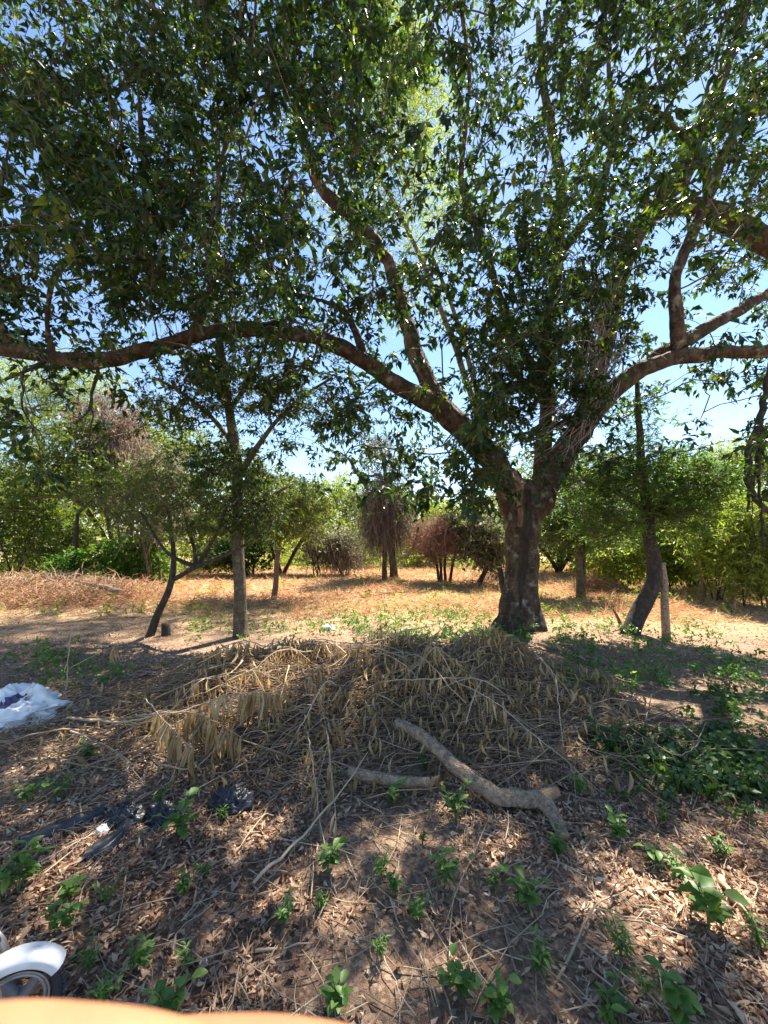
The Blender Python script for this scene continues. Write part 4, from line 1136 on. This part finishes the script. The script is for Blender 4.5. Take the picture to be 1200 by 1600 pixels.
# long loose sticks in front of the pile
dead_branch([gpt(395, 1392) + [0, 0, .03], gpt(470, 1330) + [0, 0, .06], gpt(530, 1270) + [0, 0, .10], gpt(575, 1215) + [0, 0, .16]], .008, 'long straight stick leaning up onto the brush pile front', None, 0, twigs=1, name='fallen_stick')
dead_branch([gpt(1040, 1120) + [0, 0, .06], gpt(1100, 1180) + [0, 0, .10], gpt(1060, 1215) + [0, 0, .12], gpt(990, 1170) + [0, 0, .14]], .007, 'crooked grey stick lying across the dark creeper', None, 0, twigs=2, name='fallen_stick')
dead_branch([gpt(840, 1012) + [0, 0, .05], gpt(880, 1022) + [0, 0, .06], gpt(940, 1048) + [0, 0, .04]], .022, 'fallen pole lying behind the pile by the great trunk', None, 0, twigs=0, name='fallen_pole')
dead_branch([gpt(870, 1540) + [0, 0, .02], gpt(905, 1480) + [0, 0, .03], gpt(925, 1430) + [0, 0, .04], gpt(990, 1395) + [0, 0, .02]], .006, 'bent thin stick on the leaf litter among green herbs', None, 0, twigs=1, name='fallen_stick')
dead_branch([gpt(1120, 1370) + [0, 0, .03], gpt(1150, 1430) + [0, 0, .03], gpt(1180, 1455) + [0, 0, .03]], .016, 'short dark stick beside the big leaved herb', None, 0, twigs=0, name='fallen_stick')
dead_branch([gpt(165, 1295) + [0, 0, .02], gpt(60, 1305) + [0, 0, .02], gpt(-20, 1330) + [0, 0, .02]], .004, 'thin curved stick beside the black plastic', None, 0, twigs=1, name='fallen_stick')
dead_branch([gpt(400, 1495) + [0, 0, .02], gpt(440, 1490) + [0, 0, .02], gpt(485, 1480) + [0, 0, .02]], .006, 'pale split stick lying flat on the leaf litter', None, 0, twigs=0, name='fallen_stick')
for lb, pts in zip(('over the black plastic scrap', 'near the white bag', 'near the dark creeper', 'before the great trunk', 'crossing another before the great trunk'), (((240, 1230, .15), (300, 1240, .12), (340, 1215, .2)), ((110, 1170, .12), (170, 1190, .1), (215, 1215, .06)), ((830, 1060, .3), (870, 1110, .3), (880, 1190, .1)), ((600, 1060, .42), (690, 1030, .45), (720, 1010, .5)), ((655, 1075, .4), (700, 1035, .45), (712, 1020, .5)))):
    dead_branch([gpt(a, b) + np.array([0, 0, h]) for a, b, h in pts], .007, 'bare grey stick poking out of the brush pile ' + lb, 'bare sticks poking out of the pile', 0, twigs=2, name='fallen_stick')

# the two cut logs
def log(name, label, pts, stub=None):
    p = np.array([q[:3] for q in pts]); r = np.array([q[3] for q in pts])
    loc = p[len(p) // 2].copy(); loc[2] = float(height(loc[0], loc[1]))
    t = thing(name, label, 'log', loc)
    g = Geo(); trunk_tube(g, p, r, 28, wob=.07, step=.018, lump=.13, seed=4.2)
    part(t, 'bark', g, M['dead_wood'], smooth=True)
    for e, q in ((0, 1), (-1, -2)):
        dv = unit(p[e] - p[q]); g = Geo()
        V, f = tubes(np.array([[p[e] - dv * .02, p[e], p[e] + dv * .004, p[e] + dv * .007]]), np.array([[.93, .93, .88, .35]]) * r[e], 16, True)
        g.add(V, f, 0); part(t, 'cut_end', g, M['wood_torn'])
    if stub is not None:
        g = Geo(); ps = np.array([q[:3] for q in stub]); rs = np.array([q[3] for q in stub])
        trunk_tube(g, ps, rs, 14, wob=.02, step=.015, lump=.08, seed=1.1); part(t, 'broken_stub', g, M['wood_torn'], smooth=True)
def lp(px, py, h, r):
    q = gpt(px, py); return (q[0], q[1], q[2] + h, r)
log('fallen_log', 'crooked grey fallen log with a bent end lying on the brush pile front', [lp(620, 1165, .16, 0.0353), lp(655, 1185, .16, 0.0395), lp(700, 1222, .14, 0.0420), lp(740, 1252, .11, 0.0428), lp(775, 1264, .08, 0.0462), lp(815, 1264, .07, 0.0462), lp(848, 1266, .06, 0.0470), lp(868, 1290, .04, 0.0353), lp(882, 1315, .02, 0.0302)],
    [lp(848, 1266, .07, 0.0336), lp(866, 1262, .085, 0.0302), lp(872, 1261, .09, 0.0252)])
log('short_log', 'short broken log lying level left of the crooked log', [lp(545, 1232, .1, 0.0302), lp(580, 1240, .10, 0.0311), lp(630, 1246, .09, 0.0319), lp(671, 1246, .09, 0.0286)])
log('mound_log', 'grey log lying on the dry brush mound', [(*at(128, 912, 9.3), .05), (*at(160, 916, 9.2), .06), (*at(188, 924, 9.0), .06)])

# ------------------------------------------------------------------ herbs on the litter, one by one
HL = []
for q in range(9):
    gg = Geo(); V, f, m = leaves(np.zeros((1, 3)), np.array([[1., 0, 0]]), np.array([[0, 0, 1.]]), 1., (.62, .4, .2)[q // 3], LT_FINE, 1.3)
    gg.add(V, f, (.2, .5, .85)[q % 3]); HL.append(gg.mesh('leaf', M['weed']))
def herb(px, py, size, kind, label, group):
    b = gpt(px, py); dist = np.linalg.norm(b - np.array([0, 0, CAMZ])); s = .72 * size * dist / F * rng.uniform(.85, 1.15)
    t = thing('herb', label, 'plant', b, group)
    nst = {0: 4, 1: 5, 2: 5}[kind]
    g = Geo()
    for _ in range(nst):
        a = rng.uniform(0, 2 * np.pi); tilt = rng.uniform(.15, .75)
        top = np.array([math.cos(a) * tilt, math.sin(a) * tilt, 1.]) * s * rng.uniform(.45, .8)
        c = np.array([0, 0, top[2] * .6])
        tt = np.linspace(0, 1, 5)[:, None]
        p = 2 * tt * (1 - tt) * c + tt ** 2 * top
        V, f = tubes((p + b)[None], np.linspace(.0035, .0018, 5)[None], 5); g.add(V, f, 0)
        nl = {0: 6, 1: 7, 2: 10}[kind]
        for q in range(nl):
            u = .25 + .75 * (q + 1) / nl
            pos = 2 * u * (1 - u) * c + u * u * top
            aa = a + q * 2.4 + rng.normal() * .4
            d = np.array([math.cos(aa), math.sin(aa), rng.uniform(-.15, .65)])
            nr = np.array([0, 0, 1.]) + rng.normal(size=3) * .25
            L = s * {0: .33, 1: .28, 2: .24}[kind] * rng.uniform(.65, 1.1)
            o = bpy.data.objects.new('leaf', HL[kind * 3 + min(2, int(rng.random() * 3))]); COL.objects.link(o); o.parent = t
            o.matrix_local = frame_matrix(pos, d, nr, L)
    part(t, 'stem', g, M['stem_green'])
H = [(695, 1385, 62, 1), (970, 1320, 58, 0), (1022, 1355, 48, 0), (825, 1425, 66, 0), (850, 1525, 56, 1), (715, 1555, 70, 0), (970, 1498, 60, 2), (1108, 1455, 84, 0), (948, 1598, 62, 1), (1065, 1602, 66, 0), (778, 1605, 56, 0), (650, 1440, 44, 1), (770, 1392, 40, 1), (1062, 1378, 42, 1), (1190, 1490, 46, 2), (875, 1342, 40, 0), (712, 1285, 62, 1), (615, 1398, 44, 1),
     (28, 1400, 84, 1), (108, 1410, 46, 0), (512, 1368, 72, 0), (440, 1448, 50, 1), (502, 1425, 40, 2), (285, 1405, 50, 1), (322, 1375, 42, 2), (90, 1465, 44, 0), (214, 1520, 50, 1), (165, 1570, 40, 1), (140, 1520, 46, 2), (258, 1590, 60, 0), (530, 1588, 66, 0), (296, 1515, 36, 1), (284, 1310, 78, 0), (352, 1285, 42, 2), (596, 1500, 40, 2), (165, 1418, 34, 1), (596, 1372, 40, 1),
     (42, 1258, 44, 1), (96, 1250, 46, 1), (138, 1190, 44, 0), (246, 1262, 46, 2), (526, 1225, 30, 1), (616, 1262, 50, 0), (712, 1205, 36, 2), (870, 1338, 34, 1), (660, 1205, 34, 1), (1010, 1560, 40, 2), (905, 1245, 36, 1), (1130, 1345, 40, 1), (1040, 1290, 36, 1), (660, 1320, 34, 2)]
MARKS = [((750, 1230), 'crooked log'), ((610, 1240), 'short log'), ((200, 1290), 'torn black plastic sheet'), ((362, 1262), 'black plastic scrap'), ((60, 1120), 'white bag'), ((490, 1310), 'long leaning stick'), ((30, 1530), 'small wheel'), ((1150, 1430), 'short dark stick'), ((925, 1440), 'bent thin stick'), ((440, 1490), 'pale split stick'), ((318, 1506), 'bluish white litter piece'), ((1080, 1200), 'dark creeper'), ((200, 1610), 'blurred fingers')]
def herb_label(px, py, sz, kd):
    m = min(MARKS, key=lambda q: math.hypot(q[0][0] - px, q[0][1] - py))
    return '%s %s herb %s the %s' % ('small' if sz < 42 else 'middling' if sz < 58 else 'large', ('broad leaved green', 'oval leaved green', 'feathery green')[kd], 'beside' if math.hypot(m[0][0] - px, m[0][1] - py) < 110 else 'on the litter nearest', m[1])
SPECIAL = {7: 'largest pale broad leaved herb beside the short dark stick', 18: 'big grey green herb with long leaves near the small wheel', 20: 'bright broad leaved herb at the end of the long stick', 32: 'tall broad leaved herb right beside the black plastic', 0: 'bright yellowish herb clump below the crooked log', 43: 'small green sprout growing over the crooked log'}
for k, (px, py, sz, kd) in enumerate(H):
    herb(px, py, sz, kd, SPECIAL.get(k, herb_label(px, py, sz, kd)), None if k in SPECIAL else ['broad herbs', 'oval leaved herbs', 'feathery herbs'][kd] + ' on the litter')
# ------------------------------------------------------------------ posts, stump, rubbish
def post(name, label, cat, pts, mat, sides=10):
    p, r = px_path(pts); loc = root_base(p[0]); p[0, 2] = loc[2] - .08
    g = Geo(); trunk_tube(g, p, r, sides, wob=.04, step=.05, lump=.07, seed=len(label))
    return solo(name, g, M[mat], loc, label, cat, smooth=True)
post('wooden_post', 'pale weathered wooden post beside the bent dark trunk', 'post', [(1041, 992, 6.55, 6), (1039, 950, 6.55, 5.5), (1038, 905, 6.55, 5), (1033, 880, 6.55, 5.5)], 'dead_wood')
post('stake', 'thin brown stake standing before the yellow green shrubs', 'stake', [(1098, 932, 9.6, 3.4), (1099, 905, 9.6, 3), (1099, 880, 9.6, 2.6)], 'bark_red')
post('tree_stump', 'short dark cut stump between leaning sapling and slender tree', 'stump', [(259, 988, 6.5, 7), (259, 980, 6.5, 6), (258, 973, 6.5, 5.5)], 'bark_dark')
post('dead_snag', 'small jagged dead snag at the foot of the bent trunk', 'snag', [(973, 985, 6.9, 3), (968, 970, 6.9, 2.6), (960, 955, 6.9, 2), (957, 950, 6.9, 1)], 'bark_red')

# white woven bag half buried in the twigs
def sheet_mat(name, c, rough, print_c=None):
    m = plain_mat(name, c, rough, 0, .12, 9., .15)
    if print_c:
        nt = m.node_tree; b = nt.nodes['Principled BSDF']; src = b.inputs['Base Color'].links[0].from_socket
        tc = N(nt, 'ShaderNodeTexCoord'); mp = N(nt, 'ShaderNodeMapping', vector_type='TEXTURE')
        mp.inputs['Location'].default_value = (.16, -.18, .2); mp.inputs['Scale'].default_value = (.07, .3, .05)
        nt.links.new(tc.outputs['Object'], mp.inputs[0])
        ln = N(nt, 'ShaderNodeVectorMath', operation='LENGTH'); nt.links.new(mp.outputs[0], ln.inputs[0])
        nz = N(nt, 'ShaderNodeTexNoise', i_Scale=16., i_Detail=2.); nt.links.new(tc.outputs['Object'], nz.inputs['Vector'])
        ad = N(nt, 'ShaderNodeMath', operation='MULTIPLY_ADD', i_1=1.6); nt.links.new(nz.outputs['Fac'], ad.inputs[0]); nt.links.new(ln.outputs['Value'], ad.inputs[2])
        rp = ramp(nt, [(.0, (1, 1, 1)), (1., (0, 0, 0))]); 
        lt = N(nt, 'ShaderNodeMath', operation='LESS_THAN', i_1=1.55); nt.links.new(ad.outputs[0], lt.inputs[0])
        mx = N(nt, 'ShaderNodeMix', data_type='RGBA'); nt.links.new(lt.outputs[0], mx.inputs[0]); nt.links.new(src, mx.inputs[6]); mx.inputs[7].default_value = (*print_c, 1)
        nt.links.new(mx.outputs[2], b.inputs['Base Color'])
    return m
def crumple(name, label, cat, c, rx, ry, rz, mat, peaks=(), amp=.25, freq=4., nu=56, nv=30, kind=None):
    """a crumpled, folded sheet heaped on the ground"""
    u = np.linspace(0, 2 * np.pi, nu, endpoint=False); v = np.linspace(.02, math.pi * .56, nv)
    U, Vv = np.meshgrid(u, v)
    d = np.stack([np.cos(U) * np.sin(Vv), np.sin(U) * np.sin(Vv), np.cos(Vv)], -1).reshape(-1, 3)
    nz = np.array([1 - abs(mnoise.noise(Vector(q * freq) + Vector((c[0], 3, 7)))) * 2 + .5 * (1 - 2 * abs(mnoise.noise(Vector(q * freq * 2.3)))) for q in d])
    rr = 1 + amp * (nz - .6)
    P = d * rr[:, None] * np.array([rx, ry, rz])
    for (dx, dy, h, w) in peaks:
        e = np.exp(-(((P[:, 0] - dx) / w) ** 2 + ((P[:, 1] - dy) / w) ** 2))
        P[:, 2] += h * e
    P = P + c
    P[:, 2] = np.maximum(P[:, 2], height(P[:, 0], P[:, 1]) + .004)
    i, j = np.meshgrid(np.arange(nu), np.arange(nv - 1))
    q = np.stack([j * nu + i, j * nu + (i + 1) % nu, (j + 1) * nu + (i + 1) % nu, (j + 1) * nu + i], -1).reshape(-1, 4)
    g = Geo(); g.add(P, [q, np.arange(nu)[None]], 0)
    return solo(name, g, mat, c, label, cat, smooth=False)
M['bag'] = sheet_mat('white woven plastic', (.8, .79, .77), .45, (.06, .05, .12))
M['black_plastic'] = sheet_mat('black polythene', (.022, .024, .03), .38)
M['white_paper'] = sheet_mat('white scrap', (.75, .74, .72), .6)
bagp = gpt(10, 1122); bagp[2] = float(height(bagp[0], bagp[1]))
crumple('plastic_bag', 'crumpled white plastic bag with dark print lying by the dry stalk', 'bag', bagp, .44, .27, .19, M['bag'], [(.27, 0, .12, .07), (.05, .0, .05, .15)], .30, 2.6, 110, 56)

def ribbon(geo, pts, w, seed=0):
    p = np.array(pts); q, _ = resample(p, np.zeros(len(p)), .02)
    k = len(q); T = unit(np.gradient(q, axis=0)); S = unit(np.cross(T, [0, 0, 1.])); m = 9
    off = np.linspace(-1, 1, m)
    ww = w * (1 + .35 * vnoise(np.arange(k) * .25 + seed, np.zeros(k), 81))
    V = q[:, None] + S[:, None] * off[None, :, None] * ww[:, None, None]
    V[..., 2] += .035 * (1 - off[None] ** 2) + .03 * vnoise(np.arange(k)[:, None] * .35 + seed + 0 * off[None], off[None] * 2.2 + np.arange(k)[:, None] * .1, 82)
    V[..., 2] = np.maximum(V[..., 2], height(V[..., 0], V[..., 1]) + .006)
    i, j = np.meshgrid(np.arange(m - 1), np.arange(k - 1))
    a = (j * m + i).ravel()
    geo.add(V.reshape(-1, 3), [np.stack([a, a + 1, a + m + 1, a + m], -1)], 0)
pl = thing('plastic_sheet', 'torn black plastic sheet in strips lying on the litter', 'plastic sheet', gpt(215, 1285))
for k, pts in enumerate([[(30, 1325), (60, 1312), (100, 1298), (160, 1272)], [(132, 1345), (160, 1332), (185, 1312), (205, 1285)]]):
    g = Geo(); ribbon(g, [gpt(*q) + [0, 0, .015] for q in pts], (.035, .042)[k], k * 5.); part(pl, 'strip', g, M['black_plastic'], smooth=True)
c1 = gpt(195, 1284); c2 = gpt(250, 1282)
def crumple_part(c, rx, ry, rz, seed):
    o = crumple('fold', None, None, c, rx, ry, rz, M['black_plastic'], (), .5, 3.5, 40, 20)
    o.parent = pl; o.location = Vector([float(a) for a in c]) - pl.location
crumple_part(c1, .095, .07, .07, 1); crumple_part(c2, .07, .06, .075, 2)
crumple('plastic_scrap', 'black plastic scrap half hidden under the brush pile front', 'plastic scrap', gpt(362, 1262), .11, .08, .09, M['black_plastic'], (), .5, 3.5, 40, 20)
crumple('paper_ball', 'small crumpled white scrap beside the black plastic strips', 'litter', gpt(160, 1302), .035, .03, .035, M['white_paper'], (), .4, 3., 24, 12)
crumple('paper_scrap', 'white paper scrap on the shaded ground behind the brush pile', 'litter', gpt(514, 984), .10, .09, .07, M['white_paper'], (), .6, 3., 24, 12)
crumple('bottle_cap', 'tiny bluish white litter piece on the leaf litter', 'litter', gpt(318, 1506), .014, .014, .014, M['white_paper'], (), .2, 2., 16, 8)

# ------------------------------------------------------------------ hanging vines
def vine(name, label, lines, mat, group=None, sides=6):
    p0 = at(*lines[0][0][:3])
    g = Geo()
    for l in lines:
        p, r = px_path(l); q, rr = resample(p, r, .05)
        k = len(q); q[1:-1] += np.stack([vnoise(np.arange(k) * .4, np.full(k, 1.7 + c), 90 + c) for c in range(3)], -1)[1:-1] * .05
        V, f = tubes(q[None], rr[None], sides, True); g.add(V, f, rng.uniform(.2, 1))
    return solo(name, g, M[mat], p0, label, 'vine', group, smooth=True)
vine('hanging_vine', 'dark thick vine loop hanging from the limb before the yellow shrubs', [
    [(1210, 545, 6.1, 4), (1195, 610, 6.1, 5), (1188, 662, 6.1, 5.5), (1170, 700, 6.1, 5), (1167, 745, 6.1, 5), (1180, 780, 6.1, 4.5), (1200, 800, 6.1, 4.5), (1230, 815, 6.1, 4)],
    [(1188, 662, 6.1, 4), (1184, 720, 6.12, 4), (1174, 760, 6.12, 3.5), (1168, 800, 6.12, 1.5)],
    [(1184, 720, 6.12, 2.5), (1188, 790, 6.1, 2.2), (1194, 845, 6.1, 2.5), (1193, 862, 6.1, 1.2)],
    [(1175, 760, 6.1, 1), (1176, 850, 6.1, .8), (1172, 960, 6.1, .7)]], 'bark_dark')
vine('hanging_twig', 'thin bare twig drooping under the long left limb', [
    [(155, 560, 5.42, 3), (150, 590, 5.4, 2.6), (144, 622, 5.4, 2.2), (138, 645, 5.4, 1.8), (118, 662, 5.4, 1)], [(144, 622, 5.4, 1.6), (142, 680, 5.4, 1), (138, 715, 5.4, .6)]], 'bark_dark')
vine('hanging_twig', 'bare forked twig sagging from the end of the long left limb', [
    [(75, 562, 5.32, 3), (40, 580, 5.25, 2.6), (0, 598, 5.2, 2.2), (-30, 612, 5.1, 1.5)], [(36, 582, 5.25, 2), (33, 620, 5.25, 1.6), (42, 655, 5.25, 1.2), (70, 690, 5.3, .8)]], 'bark_dark')
ln = []
for k in range(75):
    x0, y0 = 945 + rng.normal() * 26, rng.uniform(400, 580)
    d0 = rng.uniform(5.8, 6.25)
    x2, y2 = rng.uniform(770, 930), rng.uniform(590, 730)
    P0, P1, P2 = np.array([x0, y0]), np.array([950 + rng.normal() * 25, rng.uniform(560, 680)]), np.array([x2, y2])
    ln.append([(*((1 - t) ** 2 * P0 + 2 * t * (1 - t) * P1 + t * t * P2), d0 + .1 * t, .9 * (1 - .5 * t)) for t in np.linspace(0, 1, 7)])
for k in range(45):
    x0, y0 = rng.uniform(760, 960), rng.uniform(380, 620)
    d0 = rng.uniform(5.7, 6.3); ax, ay = rng.normal() * 70, rng.normal() * 45
    ln.append([(x0 + ax * t, y0 + ay * t - 22 * t * (1 - t) * 4 * rng.uniform(.6, 1), d0, .8 * (1 - .5 * t)) for t in np.linspace(0, 1, 6)])
vine('bare_vine_tangle', 'pale tangle of leafless vines trailing over the right limb and fork', ln, 'vine_pale', sides=4)
vine('dangling_twig', 'thin pale broken twig dangling beside the fork against dark leaves', [[(893, 690, 6.3, 1.2), (897, 740, 6.25, 1.1), (908, 775, 6.25, 1), (920, 830, 6.25, .5)], [(865, 762, 6.2, 1.2), (878, 785, 6.2, 1), (883, 792, 6.2, .6)]], 'vine_pale')

# ------------------------------------------------------------------ small bicycle, only its front wheel in view
def ring(R, r, n=48, m=12, ax=0., a0=0., a1=2 * math.pi, closed=True, squash=1.):
    """torus (or arc of it) in the local XZ plane"""
    t = np.linspace(a0, a1, n, endpoint=not closed); s = np.linspace(0, 2 * np.pi, m, endpoint=False)
    T, S = np.meshgrid(t, s, indexing='ij')
    rad = R + r * np.cos(S) * squash
    V = np.stack([np.cos(T) * rad, ax + r * np.sin(S), np.sin(T) * rad], -1).reshape(-1, 3)
    kk = n if closed else n - 1
    i, j = np.meshgrid(np.arange(kk), np.arange(m), indexing='ij')
    f = np.stack([i * m + j, i * m + (j + 1) % m, ((i + 1) % n) * m + (j + 1) % m, ((i + 1) % n) * m + j], -1).reshape(-1, 4)
    return V, [f]
def bicycle():
    R = .128
    hub = gpt(21, 1567, None, R)
    loc = hub.copy(); loc[2] -= R
    t = thing('small_bicycle', 'small bicycle with white mudguard over its grey front wheel', 'bicycle', loc)
    rz = math.atan2(.45, .9)          # heading right, body behind to the left and toward the viewer
    t.rotation_euler = (0, 0, rz)
    W = plain_mat('white mudguard plastic', (.74, .73, .70), .4, 0, .10, 25.)
    K = plain_mat('tyre rubber', (.03, .026, .032), .7, 0, .2, 40., .3)
    A = plain_mat('dull alloy', (.35, .33, .33), .45, .6, .12, 30.)
    G = plain_mat('grey plastic', (.17, .15, .15), .5, 0, .1, 20.)
    S = plain_mat('dark blue frame paint', (.05, .08, .2), .35, 0, .05, 8.)
    def loc_part(name, geo, mat, parent, off=(0, 0, 0)):
        o = bpy.data.objects.new(name, geo.mesh(name, mat, (0, 0, 0), True)); COL.objects.link(o); o.parent = parent; o.location = off; return o
    def wheel(cx):
        w = Geo(); V, f = ring(R * .62, R * .09, 40, 10, 0., squash=.6); w.add(V, f, 0)
        wh = loc_part('wheel', w, A, t, (cx, 0, R))
        g = Geo(); V, f = ring(R * .86, R * .135, 64, 14); g.add(V, f, 0)
        for k in range(56):            # tread blocks
            for sgn in (-1, 1):
                a = (k + .25 * sgn) / 56 * 2 * math.pi
                c = np.array([math.cos(a) * R * .992, sgn * R * .055, math.sin(a) * R * .992])
                ex = np.array([math.cos(a), 0, math.sin(a)]) * R * .02; ez = np.array([-math.sin(a), 0, math.cos(a)]) * R * .028; ey = np.array([0, R * .045, 0])
                b8 = np.array([c + sx * ex + sy * ey + sz * ez for sx in (-1, 1) for sy in (-1, 1) for sz in (-1, 1)])
                g.add(b8, [np.array([[0, 1, 3, 2], [4, 6, 7, 5], [0, 4, 5, 1], [2, 3, 7, 6], [0, 2, 6, 4], [1, 5, 7, 3]])], 0)
        loc_part('tyre', g, K, wh)
        g = Geo(); V, f = ring(R * .70, R * .03, 48, 8, -R * .07); g.add(V, f, 0)
        V, f = ring(R * .70, R * .03, 48, 8, R * .07); g.add(V, f, 0); loc_part('rim', g, A, wh)
        g = Geo()
        for k in range(5):             # broad moulded spokes
            a = k / 5 * 2 * math.pi + .5
            p = np.array([[math.cos(a + .25 * s) * R * (.1 + .52 * s), 0, math.sin(a + .25 * s) * R * (.1 + .52 * s)] for s in np.linspace(0, 1, 5)])
            V, f = tubes(p[None], np.linspace(.02, .012, 5)[None], 8); g.add(V, f, 0)
        V, f = tubes(np.array([[[0, -.035, 0], [0, 0, 0], [0, .035, 0]]]), np.array([[.018, .026, .018]]), 14, True); g.add(V, f, 0)
        loc_part('spokes', g, G, wh)
    wheel(0); wheel(-.58)
    for cx, a0, a1 in ((0, math.radians(33), math.radians(190)), (-.58, math.radians(-5), math.radians(150))):
        g = Geo(); n = 40; prof = [(-.034, -.022), (-.033, -.004), (-.022, .006), (0, .010), (.022, .006), (.033, -.004), (.034, -.022)]
        tt = np.linspace(a0, a1, n); m = len(prof)
        for dr in (0, .003):
            V = np.array([[math.cos(a) * (R * 1.08 + q + dr), yy * (1 + dr * 15), math.sin(a) * (R * 1.08 + q + dr)] for a in tt for yy, q in prof])
            i, j = np.meshgrid(np.arange(n - 1), np.arange(m - 1), indexing='ij')
            g.add(V, [np.stack([i * m + j, i * m + j + 1, (i + 1) * m + j + 1, (i + 1) * m + j], -1).reshape(-1, 4)], 0)
        loc_part('mudguard', g, W, t, (cx, 0, R))
    def pipe(name, pts, r, mat):
        g = Geo(); p = np.array(pts, float); V, f = tubes(p[None], np.full((1, len(p)), r), 10, True); g.add(V, f, 0); return loc_part(name, g, mat, t)
    for s in (-1, 1):
        pipe('fork_leg', [(0, .05 * s, R), (-.05, .05 * s, R + .16), (-.06, .03 * s, R + .2)], .010, A)
    pipe('head_tube', [(-.055, 0, R + .19), (-.10, 0, R + .33)], .018, S)
    pipe('handlebar', [(-.22, -.19, R + .40), (-.15, -.12, R + .40), (-.10, 0, R + .33), (-.15, .12, R + .40), (-.22, .19, R + .40)], .010, A)
    pipe('frame', [(-.08, 0, R + .26), (-.25, 0, R + .04), (-.34, 0, R + .0)], .016, S)
    pipe('chainstay', [(-.34, 0, R), (-.58, .05, R)], .010, S)
    pipe('seat_tube', [(-.33, 0, R - .01), (-.42, 0, R + .28)], .014, S)
    g = Geo(); V, f = tubes(np.array([[(-.30, 0, R + .29), (-.36, 0, R + .295), (-.44, 0, R + .30), (-.50, 0, R + .30)]]), np.array([[.014, .03, .06, .04]]), 14, True); V[:, 2] = (V[:, 2] - R - .295) * .5 + R + .295; g.add(V, f, 0)
    loc_part('saddle', g, K, t)
bicycle()

# ------------------------------------------------------------------ the bare hand low in front of the lens
def hand():
    def cw(x, y, z):                   # camera right, up, forward -> world
        y -= .0046
        return np.array([x, z * CP - y * SP, CAMZ + z * SP + y * CP])
    vs, es, rs = [], [], []
    def chain(pts, parent=None):
        prev = parent
        for x, y, z, r in pts:
            vs.append(cw(x, y, z)); rs.append(r); k = len(vs) - 1
            if prev is not None: es.append((prev, k))
            prev = k
        return prev
    palm = chain([(-.150, -.150, .050, .026)])
    chain([(-.20, -.185, .035, .026), (-.26, -.23, .01, .028), (-.34, -.30, -.03, .034)], palm)
    kn = chain([(-.118, -.118, .060, .019)], palm)
    chain([(-.098, -.0985, .066, .0115), (-.070, -.0955, .070, .0100), (-.045, -.0975, .071, .0090), (-.027, -.1015, .071, .0080), (-.019, -.1040, .071, .0062)], kn)
    kn2 = chain([(-.118, -.134, .070, .018)], palm)
    chain([(-.090, -.122, .080, .0110), (-.055, -.1195, .086, .0098), (-.028, -.1195, .088, .0090), (-.008, -.1210, .088, .0082), (.001, -.1230, .088, .0062)], kn2)
    kn3 = chain([(-.122, -.152, .072, .017)], palm)
    chain([(-.092, -.146, .084, .0108), (-.060, -.144, .090, .0095), (-.036, -.146, .090, .0086), (-.018, -.149, .088, .0066)], kn3)
    kn4 = chain([(-.130, -.170, .068, .015)], palm)
    chain([(-.104, -.168, .078, .0095), (-.078, -.168, .082, .0082), (-.060, -.170, .081, .0062)], kn4)
    chain([(-.135, -.125, .030, .016), (-.112, -.122, .016, .0125), (-.088, -.130, .008, .0112), (-.068, -.138, .004, .0085)], palm)
    loc = vs[palm]
    me = bpy.data.meshes.new('hand'); me.from_pydata([tuple(v - loc) for v in vs], es, []); me.update()
    tmp = bpy.data.objects.new('tmp', me); COL.objects.link(tmp)
    sm = tmp.modifiers.new('s', 'SKIN'); sb = tmp.modifiers.new('u', 'SUBSURF'); sb.levels = 2; sb.render_levels = 2
    for k, r in enumerate(rs):
        me.skin_vertices[0].data[k].radius = (r, r); me.skin_vertices[0].data[k].use_root = (k == palm)
    dg = bpy.context.evaluated_depsgraph_get()
    m2 = bpy.data.meshes.new_from_object(tmp.evaluated_get(dg)); bpy.data.objects.remove(tmp)
    sk = plain_mat('tanned skin', (.36, .16, .08), .5, 0, .10, 60., .1)
    sk.node_tree.nodes['Principled BSDF'].inputs['Subsurface Weight'].default_value = .15
    sk.node_tree.nodes['Principled BSDF'].inputs['Subsurface Radius'].default_value = (.01, .004, .002)
    m2.materials.clear(); m2.materials.append(sk); m2.name = 'hand'
    m2.polygons.foreach_set('use_smooth', np.ones(len(m2.polygons), bool))
    o = bpy.data.objects.new('hand', m2); COL.objects.link(o); o.location = [float(c) for c in loc]
    setp(o, 'bare hand with blurred fingers stretched low across the foreground', 'hand')
hand()
